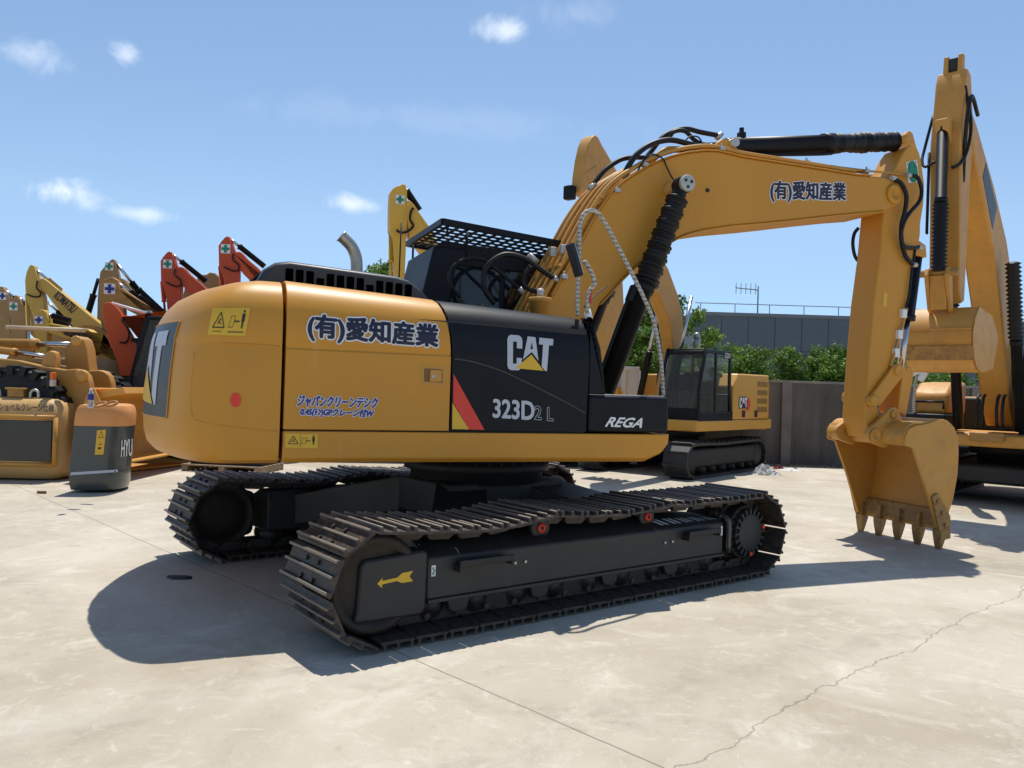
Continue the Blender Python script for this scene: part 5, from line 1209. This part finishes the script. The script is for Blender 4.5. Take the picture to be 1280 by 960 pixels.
d6=decal('warning_label',wq,gb_,stk,.006,2,3,tree=t6)
polys_on('pictogram',[[(2,7.0),(8,7.0),(8,6.8),(2,6.8)],[(2,7),(2.5,7),(5.2,9.3),(4.9,9.5)],[(8,7),(7.5,7),(4.8,9.3),(5.1,9.5)],[(4,4),(6.5,4),(6.5,4.4),(4,4.4)],[(3,2.2),(6.5,2.2),(6.5,3),(3,3)]],(10,10),wq,gb_,stk2,.009,tree=t6,parent=d6)
write_on('white_lettering','HYU',[(150.5,571),(164,569.5),(164.5,548.5),(151.5,550.5)],gb_,wht,offset=.03,tree=t6,off=.006)
tp6=Vector((A6.x,A6.y,0))
def on6(x,y,z=1.223): g=ground(x,y,z); return g
bp6=on6(113,510)
BT=empty('water_bottle','small clear plastic water bottle with a blue label on the orange cap','bottle',(bp6.x,bp6.y,1.222)); 
pl=mat('clear plastic',(.8,.82,.85),.12,var=0); pl.node_tree.nodes['Principled BSDF'].inputs['Transmission Weight'].default_value=.7
MB().lathe((0,0,0),(0,0,.24),[(0,0),(0,.030),(.05,.035),(.35,.034),(.5,.031),(.65,.034),(.78,.030),(.88,.014),(.90,.014)],n=18).build('bottle_body',pl,BT)
MB().lathe((0,0,.10),(0,0,.17),[(0,.0355),(1,.0345)],n=18,cap=False).build('label',blu,BT)
MB().lathe((0,0,.215),(0,0,.24),[(0,.017),(1,.017),(1,0)],n=12).build('bottle_cap',wht,BT)
for k,(x,y,lab) in enumerate(((125,509,'rusty orange ring on the cap, left one nearer the bottle'),(139,508,'rusty orange ring on the cap, right one farther from the bottle'))):
    g=on6(x,y); o=MB().tube([(g.x+.075*math.cos(a),g.y+.03*math.sin(a),1.255+.03*math.sin(a*1.0+.5)) for a in [2*PI*i/14 for i in range(15)]],.018,8,2).build('lifting_ring',mat('rusty orange',(.42,.18,.05),.6),None); tag(o,lab,'ring','rings on the orange cap')
# wooden pallet and dark load under the tail
g=ground(233,588); gp_=ground(262,586)
PA=empty('wooden_pallet','low wooden pallet with a dark mat on it, on the concrete behind the far track','pallet',(g.x+.75,g.y+.3,0),math.radians(-8))
m_=MB()
for k in range(6): m_.span((-.75,-.5+k*.17,.10),(.75,-.5+k*.17+.11,.125))
for x in (-.74,-.05,.62): m_.span((x,-.5,.0),(x+.11,.46,.10))
m_.build('pallet_deck',wood,PA,bevel=.004); MB().span((-.62,-.42,.126),(.7,.42,.20)).build('dark_mat',mat('dark mesh',(.02,.02,.02),.9,bump=1,bscale=90),PA,bevel=.01)
# bits on the ground
def bit(name,x,y,label,cat,m,sc,n=6,h=.012,grp=None):
    g=ground(x,y); random.seed(int(x)); pts=[(sc*random.uniform(.6,1)*math.cos(2*PI*i/n),sc*.45*random.uniform(.6,1)*math.sin(2*PI*i/n)) for i in range(n)]
    o=MB().prism(pts,lambda a,b:(a,b,.001),lambda a,b:(a*.9,b*.9,h+abs(a)*.1)).build(name,m,None,loc=(g.x,g.y,0.001)); tag(o,label,cat,grp); return o
bit('metal_scrap',226,723,'flat dark scrap in the tail shadow left of the near track','scrap',blkm,.12)
bit('dry_leaf',52,617,'curled brown leaf on bare concrete beside the round counterweight','leaf',mat('brown leaf',(.20,.10,.04),.8),.07,7,.03)
# crumpled plastic sheet and red rag by the wall
g=ground(964,592)
pl_=mat('plastic sheet',(.55,.55,.53),.3,var=.1,spec=.6)
def crumple(name,g,w,d,h,m,label,cat,seed):
    random.seed(seed); n=14; V=[];Fc=[]
    for j in range(n):
        for i in range(n):
            u=i/(n-1)*2-1;v=j/(n-1)*2-1; r=max(0,1-(u*u+v*v)**.5); V.append((u*w+random.uniform(-.03,.03),v*d+random.uniform(-.03,.03),max(.004,h*r**.7*random.uniform(.3,1.1))))
    for j in range(n-1):
        for i in range(n-1): k=j*n+i; Fc+= [(k,k+1,k+n+1),(k,k+n+1,k+n)]
    o=MB().add(V,Fc).build(name,m,None,loc=(g.x,g.y,0)); s_=o.modifiers.new('solid','SOLIDIFY'); s_.thickness=.004; return tag(o,label,cat)
crumple('plastic_sheet',ground(956,593),.30,.22,.26,pl_,'crumpled pale plastic sheet on the ground before the wall','plastic sheet',3)
crumple('paper_rag',ground(988,588),.26,.16,.06,wht,'white crumpled rag right of the plastic sheet','rag',5)
crumple('red_rag',ground(973,586),.11,.09,.10,mat('dark red cloth',(.22,.02,.03),.8),'dark red cloth between the plastic sheet and the white rag','cloth',8)
# ================================================================ place: wall, container, building, planting
WY=19.3
def wallmat():
    m,nt,b=nodes_of('stained render'); N=nt.nodes; L=nt.links; tc=N.new('ShaderNodeTexCoord'); mp=N.new('ShaderNodeMapping'); mp.inputs['Scale'].default_value=(3,3,.4); L.new(tc.outputs['Object'],mp.inputs[0])
    n=N.new('ShaderNodeTexNoise'); n.inputs['Scale'].default_value=1.2; n.inputs['Detail'].default_value=8; n.inputs['Roughness'].default_value=.7; L.new(mp.outputs[0],n.inputs['Vector'])
    n2=N.new('ShaderNodeTexNoise'); n2.inputs['Scale'].default_value=.7; n2.inputs['Detail'].default_value=6; L.new(tc.outputs['Object'],n2.inputs['Vector'])
    r=N.new('ShaderNodeValToRGB'); r.color_ramp.elements[0].position=.33; r.color_ramp.elements[0].color=(.075,.066,.056,1); r.color_ramp.elements[1].position=.68; r.color_ramp.elements[1].color=(.19,.175,.155,1)
    a=N.new('ShaderNodeMath'); a.operation='ADD'; L.new(n.outputs['Fac'],a.inputs[0]); L.new(n2.outputs['Fac'],a.inputs[1]); h=N.new('ShaderNodeMath'); h.operation='MULTIPLY'; h.inputs[1].default_value=.5; L.new(a.outputs[0],h.inputs[0]); L.new(h.outputs[0],r.inputs[0]); L.new(r.outputs[0],b.inputs['Base Color']); b.inputs['Roughness'].default_value=.9; return m
wm=wallmat(); cp=mat('concrete coping',(.26,.24,.21),.85,var=.25,scale=2)
WL=empty('boundary_wall','long grey brown rendered wall with shallow piers closing the yard behind the machines','wall',(0,WY,0))
MB().span((-3,0,0),(26,.22,1.98)).build('wall_panel',wm,WL); MB().span((-3,-.03,1.983),(26,.25,2.04)).build('coping',cp,WL,bevel=.006)
for i in range(7):
    x=-2.65+i*4.6; MB().span((x,-.07,0),(x+.24,-.002,1.98)).build('pier',mat('pier render',(.20,.175,.15),.9,var=.2,scale=2),WL,bevel=.006)
# rubble strip at the wall foot
random.seed(3); rs=MB()
for i in range(900):
    x=random.uniform(-2,16); y=WY-.1-abs(random.gauss(0,.28)); s=random.uniform(.01,.045)
    rs.box((x,y,s*.3),(s*2,s*1.4,s),Matrix.Rotation(random.uniform(0,3),3,'Z'))
o=rs.build('gravel',mat('rubble',(.26,.21,.16),.9,var=.4,scale=12),None,weld=False); o['kind']='stuff'; o['label']='loose rubble along the foot of the grey wall'
# white corrugated container
cxr=(797-640)/FPX*17.6; 
CO=empty('shipping_container','white corrugated metal container in the yard behind the boom cylinder','container',(cxr,17.6,0))
pr=[]
x=0
while x>-3.4:
    pr+=[(x,0),(x-.10,0),(x-.13,.05),(x-.23,.05)]; x-=.26
pr.append((x,0))
rows=[[(a,b,.12) for a,b in pr],[(a,b,2.12) for a,b in pr]]
MB().loft(rows,cap=False,closed=False).build('corrugated_side',mat('white container paint',(.62,.65,.66),.5,var=.06,dust=.1,dustcol=(.4,.38,.35)),CO)
MB().span((x,-.04,2.12),(.03,1.6,2.20)).span((x,-.04,0),(.03,1.6,.12)).span((-.0,-.03,.12),(.06,.05,2.12)).span((-.0,.05,.12),(.03,1.6,2.12)).build('container_frame',MATS['white container paint'],CO,bevel=.006)
# blue grey building
bx=(866-640)/FPX*46
BD=empty('office_building','wide blue grey clad building beyond the hedge, railing along its flat roof','building',(bx,46,0))
clad=mat('blue grey cladding',(.075,.10,.125),.55,var=.08,scale=.4)
Lb=[(0,6.35),(4.5,6.35),(9.3,6.62),(16,6.3),(30,6.2)]
MB().span((0,0,0),(30,14,6.3)).build('wall',clad,BD)
MB().span((-.08,-.08,6.3),(30,14.1,6.52)).build('parapet',mat('parapet grey',(.12,.15,.175),.6),BD,bevel=.02)
sm=MB()
for i in range(1,24): sm.span((i*1.55,-.012,3.2),(i*1.55+.035,-.002,6.3))
sm.span((0,-.014,4.35),(30,-.003,4.39)); sm.build('panel_seam',mat('seam dark',(.03,.04,.05),.7),BD)
wb=MB()
for i in range(15): wb.span((.8+i*1.95,-.02,2.9),(2.2+i*1.95,-.004,4.1))
wb.build('window',glass,BD)
rl=MB()
for i in range(16): rl.span((.3+i*2,-.02,6.52),(.34+i*2,.02,7.0))
rl.span((0,-.02,7.0),(30,.02,7.045)); rl.build('roof_railing',mat('railing grey',(.25,.28,.30),.5,metal=.3),BD)
ax_=(951-866)/FPX*46
an=MB().cyl((ax_,1,6.5),(ax_,1,8.25),.04,n=8).cyl((ax_,1,7.75+.25),(ax_-1.35,1,7.75+.35),.03,n=8)
for k in range(5): an.cyl((ax_-.15-k*.29,1,7.75),(ax_-.15-k*.29,1,8.4),.018,n=6)
tag(an.build('roof_aerial',mat('aerial grey',(.12,.13,.14),.5),None,loc=(bx,46,0)),'thin comb shaped television aerial on the roof of the blue grey building','aerial')
px_=(869-640)/FPX*24
PIPE=MB().lathe((0,0,0),(0,0,3.32),[(0,.09),(.93,.09),(.93,.12),(1,.12),(1,0)],n=16).sphere((0,0,3.42),.11).build('vent_pipe',mat('galvanised grey',(.36,.38,.38),.4,metal=.4),None,loc=(px_,24,0)); tag(PIPE,'grey metal vent pipe with a round cap beside the blue grey building','pipe')
# ---------------------------------------------------------------- hedge and trees
leafA=mat('leaf green',(.13,.235,.03),.5,var=.35,scale=2.5,spec=.35); leafB=mat('leaf dark green',(.06,.13,.02),.5,var=.35,scale=2.5,spec=.35); leafC=mat('leaf light green',(.20,.31,.045),.5,var=.35,scale=2.5,spec=.35)
for lm in (leafA,leafB,leafC):
    b=lm.node_tree.nodes['Principled BSDF']; nt=lm.node_tree; tr_=nt.nodes.new('ShaderNodeBsdfTranslucent'); ms=nt.nodes.new('ShaderNodeMixShader'); ms.inputs[0].default_value=.3
    src=b.inputs['Base Color'].links[0].from_socket; nt.links.new(src,tr_.inputs['Color']); nt.links.new(b.outputs[0],ms.inputs[1]); nt.links.new(tr_.outputs[0],ms.inputs[2]); nt.links.new(ms.outputs[0],nt.nodes['Material Output'].inputs['Surface'])
bark=mat('bark',(.10,.075,.05),.9,var=.3,scale=10)
def foliage(name,label,cat,x,y,blobs,n,ls,trunk_h,group,seed,m=leafA):
    """blobs: (dx,dy,z,r). leaves in clumps over and inside the blobs"""
    rnd=random.Random(seed); E=empty(name,label,cat,(x,y,0),0,group)
    t=MB().tube([(0,0,0),(.05,0,trunk_h*.5),(0,.05,trunk_h)],lambda u:.09*(1-.5*u),8,4)
    for b in blobs[:6]: t.tube([(0,0,trunk_h*.6),(b[0]*.5,b[1]*.5,(trunk_h*.6+b[2])/2),(b[0],b[1],b[2])],lambda u:.04*(1-.7*u),6,4)
    t.build('trunk',bark,E)
    tot=sum(b[3]**2 for b in blobs); V=[];Fc=[];mi=[]
    for b in blobs:
        k=int(n*b[3]**2/tot/9)
        for _ in range(k):
            th=rnd.uniform(0,2*PI); u=rnd.uniform(-1,1); s=(1-u*u)**.5; rr=b[3]*rnd.uniform(.55,1.08)
            c=Vector((b[0]+rr*s*math.cos(th),b[1]+rr*s*math.sin(th),b[2]+rr*u*.85)); d=(c-Vector((b[0],b[1],b[2]))).normalized(); mm=rnd.choice((0,0,1,2))
            for __ in range(9):
                p=c+Vector((rnd.gauss(0,1),rnd.gauss(0,1),rnd.gauss(0,1)))*ls*1.1
                a=(d*.8+Vector((rnd.gauss(0,1),rnd.gauss(0,1),rnd.gauss(0,1)))*.7).normalized(); e=a.orthogonal().normalized(); q=Matrix.Rotation(rnd.uniform(0,6.28),3,a)@e; w_=a.cross(q); L_=ls*rnd.uniform(.7,1.3); W_=L_*.42
                k0=len(V); V+=[p-q*L_,p+w_*W_+a*W_*.3,p+q*L_,p-w_*W_+a*W_*.3]; Fc.append((k0,k0+1,k0+2,k0+3)); mi.append(mm)
    me=bpy.data.meshes.new('crown'); me.from_pydata([tuple(v) for v in V],[],Fc)
    for q in (leafA,leafB,leafC): me.materials.append(q)
    me.polygons.foreach_set('material_index',mi)
    o=bpy.data.objects.new('crown',me); COL.objects.link(o); o.parent=E; return E
rn=random.Random(11)
GH="hedge bushes behind the wall"
hx=[(785,3.3,'bushy green tree filling the gap behind the boom cylinder'),(838,2.5,'low green bush behind the cab of the parked excavator'),(893,2.75,'rounded green bush just right of the vent pipe'),(940,2.85,'green bush over the wall above the counterweight of the parked excavator'),(985,2.75,'green bush over the first wall pier'),(1030,2.9,'green bush left of the hanging stick'),(1078,2.8,'green bush right behind the hanging stick'),(1125,2.75,'green bush between the two sticks'),(1172,2.5,'green bush behind the curled bucket'),(1225,2.5,'green bush behind the right machine boom'),(1285,2.6,'green bush at the right edge behind the raised arm')]
for k,(px,hh,lab) in enumerate(hx):
    D=21+rn.uniform(-.3,.5); x=(px-640)/FPX*D; bl=[]
    for j in range(7): bl.append((rn.uniform(-.55,.55),rn.uniform(-.5,.5),hh-.55-rn.uniform(0,.9),rn.uniform(.38,.6)))
    for j in range(5): bl.append((rn.uniform(-.6,.6),rn.uniform(-.4,.4),hh-.15+rn.uniform(-.15,.12),rn.uniform(.14,.28)))
    foliage('hedge_bush',lab,'bush',x,D,bl,9000,.055,1.6,GH,k)
def tree(px,D,ztop,w,lab,seed,n=14000):
    rr=random.Random(seed); x=(px-640)/FPX*D; bl=[]
    for j in range(14):
        z=ztop*(.35+.6*rr.random()); s=w*(1-abs((z/ztop)-.6)*1.1); bl.append((rr.uniform(-s,s),rr.uniform(-s,s),z,rr.uniform(.3,.55)*w*.75))
    bl.append((0,0,ztop-.35*w,.33*w)); foliage('tree',lab,'tree',x,D,bl,n,.085,ztop*.6,"trees beyond the wall",seed)
tree(800,24,4.6,1.5,'tall light green tree rising between the boom cylinder and the parked excavator boom',21,16000)
tree(750,25,4.3,1.4,'green tree mostly hidden behind the boom foot',22,9000)
tree(476,30,6.35,1.6,'tree whose small top shows between the exhaust pipe and the yellow arm',23,9000)
tree(868,27,4.6,.8,'slim sparse tree beside the vent pipe',24,2600)
# ================================================================ ground, sky, light
def concrete():
    m,nt,b=nodes_of('concrete yard'); N=nt.nodes; L=nt.links
    g=N.new('ShaderNodeNewGeometry'); pos=g.outputs['Position']
    def noise(sc,det=6,rough=.6,dist=0,vec=None):
        n=N.new('ShaderNodeTexNoise'); n.inputs['Scale'].default_value=sc; n.inputs['Detail'].default_value=det; n.inputs['Roughness'].default_value=rough; n.inputs['Distortion'].default_value=dist; L.new(vec or pos,n.inputs['Vector']); return n.outputs['Fac']
    def ramp(f,lo,hi,a=0,b_=1):
        r=N.new('ShaderNodeMapRange'); r.inputs[1].default_value=lo; r.inputs[2].default_value=hi; r.inputs[3].default_value=a; r.inputs[4].default_value=b_; L.new(f,r.inputs[0]); return r.outputs[0]
    def mix(a,bc,f):
        x=N.new('ShaderNodeMix'); x.data_type='RGBA'
        if isinstance(a,tuple): x.inputs['A'].default_value=(*a,1)
        else: L.new(a,x.inputs['A'])
        if isinstance(bc,tuple): x.inputs['B'].default_value=(*bc,1)
        else: L.new(bc,x.inputs['B'])
        L.new(f,x.inputs['Factor']); return x.outputs['Result']
    def math_(op,a,bb=None):
        x=N.new('ShaderNodeMath'); x.operation=op
        for i,v in enumerate((a,bb)):
            if v is None: continue
            if isinstance(v,(int,float)): x.inputs[i].default_value=v
            else: L.new(v,x.inputs[i])
        return x.outputs[0]
    c=mix((.38,.325,.235),(.55,.49,.395),ramp(noise(.45,8,.65,.6),.35,.65))
    c=mix(c,(.64,.58,.48),ramp(noise(1.3,9,.7,1.2),.54,.68,0,.75))
    c=mix(c,(.36,.285,.195),ramp(noise(.8,6,.6,.3),.56,.75,0,.6))
    mp=N.new('ShaderNodeMapping'); mp.inputs['Scale'].default_value=(1,5,1); mp.inputs['Rotation'].default_value=(0,0,.55); L.new(pos,mp.inputs[0])
    c=mix(c,(.70,.65,.56),ramp(noise(1.6,9,.75,.8,mp.outputs[0]),.60,.70,0,.6))
    mp2=N.new('ShaderNodeMapping'); mp2.inputs['Scale'].default_value=(7,1,1); mp2.inputs['Rotation'].default_value=(0,0,.3); L.new(pos,mp2.inputs[0])
    c=mix(c,(.30,.26,.21),ramp(noise(1.2,9,.75,.5,mp2.outputs[0]),.64,.74,0,.4))
    c=mix(c,(.66,.60,.50),ramp(noise(5.5,8,.72,1.5),.56,.70,0,.55))
    c=mix(c,(.31,.25,.175),ramp(noise(7,8,.7,.8),.58,.72,0,.5))
    # small stains and grit
    c=mix(c,(.10,.085,.065),ramp(noise(9,4,.6,.4),.735,.77,0,.8))
    c=mix(c,(.08,.07,.05),ramp(noise(34,3,.5),.76,.79,0,.7))
    c=mix(c,(.70,.65,.54),ramp(noise(26,4,.7,.6),.69,.74,0,.5))
    fine=noise(140,4,.7)
    v=N.new('ShaderNodeVectorMath'); v.operation='SCALE'; L.new(c,v.inputs[0]); L.new(ramp(fine,.3,.7,.88,1.12),v.inputs['Scale']); c=v.outputs[0]
    # joints and cracks: long lines across the slab
    sx=N.new('ShaderNodeSeparateXYZ'); L.new(pos,sx.inputs[0]); X,Y=sx.outputs[0],sx.outputs[1]
    def line(A,B,w,wob,sc,amt):
        nonlocal c
        A=Vector(A[:2]);B=Vector(B[:2]); d=(B-A).normalized(); n=Vector((-d.y,d.x)); k=-n.dot(A)
        s=math_('ADD',math_('MULTIPLY',X,n.x),math_('MULTIPLY',Y,n.y)); s=math_('ADD',s,k)
        s=math_('ADD',s,math_('MULTIPLY',math_('SUBTRACT',noise(sc,6,.65),.5),wob)); s=math_('ABSOLUTE',s)
        c=mix(c,(.10,.08,.055),ramp(s,w*.4,w,amt,0))
    line(ground(520,825),ground(830,960),.007,.03,1.5,.75)
    line(ground(1278,738),ground(1060,850),.008,.45,.8,.5)
    line(ground(150,612),ground(30,640),.008,.1,1,.5)
    line(ground(1278,700),ground(950,640),.008,.05,1,.35)
    line((0,16),(6,15.7),.02,.1,1,.5)
    def arc(cx,cy,R,w,amt,col):   # faint curved scuffs left by turning tracks
        nonlocal c
        dx=math_('SUBTRACT',X,cx); dy=math_('SUBTRACT',Y,cy); r=math_('SQRT',math_('ADD',math_('MULTIPLY',dx,dx),math_('MULTIPLY',dy,dy)))
        s=math_('ABSOLUTE',math_('ADD',math_('SUBTRACT',r,R),math_('MULTIPLY',math_('SUBTRACT',noise(2.5,4,.6),.5),.25)))
        f=math_('MULTIPLY',ramp(s,w*.5,w,amt,0),ramp(noise(4,8,.75,.5),.44,.62)); c=mix(c,col,f)
    arc(7,-3,9.5,.20,.35,(.27,.23,.18)); arc(7,-3,11.1,.22,.35,(.27,.23,.18)); arc(-6,12,9.2,.16,.30,(.66,.62,.55)); arc(3,14,10.4,.15,.3,(.27,.23,.18))
    L.new(c,b.inputs['Base Color']); L.new(ramp(noise(3),.3,.7,.62,.85),b.inputs['Roughness'])
    bp=N.new('ShaderNodeBump'); bp.inputs['Strength'].default_value=.35; bp.inputs['Distance'].default_value=.01; L.new(noise(22,8,.7),bp.inputs['Height']); L.new(bp.outputs[0],b.inputs['Normal'])
    return m
G=MB(); G.add([(-1200,-300,0),(1200,-300,0),(1200,2000,0),(-1200,2000,0)],[(0,1,2,3)]); struct(G.build('ground',concrete()))
# sun: light travels along (-.03,-.36,-1)
SD=Vector((.03,.36,1)).normalized()
sun_d=bpy.data.lights.new('sun','SUN'); sun=bpy.data.objects.new('sun',sun_d); COL.objects.link(sun)
sun_d.energy=4.2; sun_d.angle=math.radians(.5); sun_d.color=(1,.955,.88)
sun.rotation_euler=SD.to_track_quat('Z','Y').to_euler()
w=bpy.data.worlds.new('World'); scene.world=w; w.use_nodes=True; nt=w.node_tree; N=nt.nodes; L=nt.links
bg=N['Background']; sky=N.new('ShaderNodeTexSky'); sky.sky_type='NISHITA'; sky.sun_disc=False
sky.sun_elevation=math.asin(SD.z); sky.sun_rotation=math.atan2(SD.x,SD.y); sky.altitude=0; sky.air_density=1.0; sky.dust_density=.25; sky.ozone_density=1.5
# small clouds in the sky, by direction
tc=N.new('ShaderNodeTexCoord'); dirv=tc.outputs['Generated']
NZ=N.new('ShaderNodeTexNoise'); NZ.inputs['Scale'].default_value=16; NZ.inputs['Detail'].default_value=7; NZ.inputs['Roughness'].default_value=.62; NZ.inputs['Distortion'].default_value=.4; L.new(dirv,NZ.inputs['Vector'])
def cloud(x,y,rx,ry,dens,seed):
    d=ray(x,y).normalized(); xr=d.cross(Vector((0,0,1))).normalized(); yr=xr.cross(d)
    def dot(v,k):
        a=N.new('ShaderNodeVectorMath'); a.operation='DOT_PRODUCT'; L.new(dirv,a.inputs[0]); a.inputs[1].default_value=tuple(v*k); return a.outputs['Value']
    nz=NZ; NOP='''.inputs['Scale'].default_value=16; nz.inputs['Detail'].default_value=9; nz.inputs['Roughness'].default_value=.62; nz.inputs['Distortion'].default_value=.4; nz.noise_dimensions='4D'; nz.inputs['W'].default_value=seed; '''
    def m(op,a,b=None):
        q=N.new('ShaderNodeMath'); q.operation=op
        for i,v in enumerate((a,b)):
            if v is None: continue
            if isinstance(v,(int,float)): q.inputs[i].default_value=v
            else: L.new(v,q.inputs[i])
        return q.outputs[0]
    u=dot(xr,FPX/rx); v=dot(yr,FPX/ry); f=dot(d,1)
    r2=m('ADD',m('MULTIPLY',u,u),m('MULTIPLY',v,v)); r=m('SQRT',r2)
    e=m('SUBTRACT',m('ADD',m('MULTIPLY',m('SUBTRACT',nz.outputs['Fac'],.5),2.6),1.0),r)
    mr=N.new('ShaderNodeMapRange'); mr.interpolation_type='SMOOTHSTEP'; mr.inputs[1].default_value=.05; mr.inputs[2].default_value=1.1; mr.inputs[3].default_value=0; mr.inputs[4].default_value=dens; L.new(e,mr.inputs[0])
    return m('MULTIPLY',mr.outputs[0],m('GREATER_THAN',f,.5))
acc=None
for k,a in enumerate([(84,240,46,27,.8,1),(180,268,45,12,.45,2),(632,38,34,17,.55,3),(440,255,38,14,.55,4),(160,68,22,14,.45,5),(30,66,50,22,.35,6),(720,20,60,30,.12,7),(560,150,300,30,.07,8)]):
    cdo=cloud(*a)
    if acc is None: acc=cdo
    else:
        q=N.new('ShaderNodeMath'); q.operation='MAXIMUM'; L.new(acc,q.inputs[0]); L.new(cdo,q.inputs[1]); acc=q.outputs[0]
sz=N.new('ShaderNodeSeparateXYZ'); L.new(dirv,sz.inputs[0])
cr=N.new('ShaderNodeValToRGB'); L.new(sz.outputs[2],cr.inputs[0]); E_=cr.color_ramp.elements
E_[0].position=.0; E_[0].color=(.58,.70,.98,1); E_[1].position=.5; E_[1].color=(.96,1.0,.98,1)
for ps,cc in ((.08,(.64,.76,.99,1)),(.2,(.92,.95,.97,1))):
    e=E_.new(ps); e.color=cc
hz=N.new('ShaderNodeVectorMath'); hz.operation='MULTIPLY'; L.new(cr.outputs[0],hz.inputs[1]); L.new(sky.outputs[0],hz.inputs[0])
mx=N.new('ShaderNodeMix'); mx.data_type='RGBA'; L.new(acc,mx.inputs['Factor']); L.new(hz.outputs[0],mx.inputs['A']); mx.inputs['B'].default_value=(8.6,8.9,9.4,1)
L.new(mx.outputs['Result'],bg.inputs['Color']); bg.inputs['Strength'].default_value=.132; w.cycles.sampling_method='MANUAL'; w.cycles.sample_map_resolution=256
vs=scene.view_settings; vs.view_transform='Standard'; vs.look='None'; vs.exposure=0.14; vs.gamma=1; vs.use_curve_mapping=False
scene.cycles.use_denoising=True; scene.cycles.max_bounces=4; scene.cycles.caustics_reflective=False; scene.cycles.caustics_refractive=False
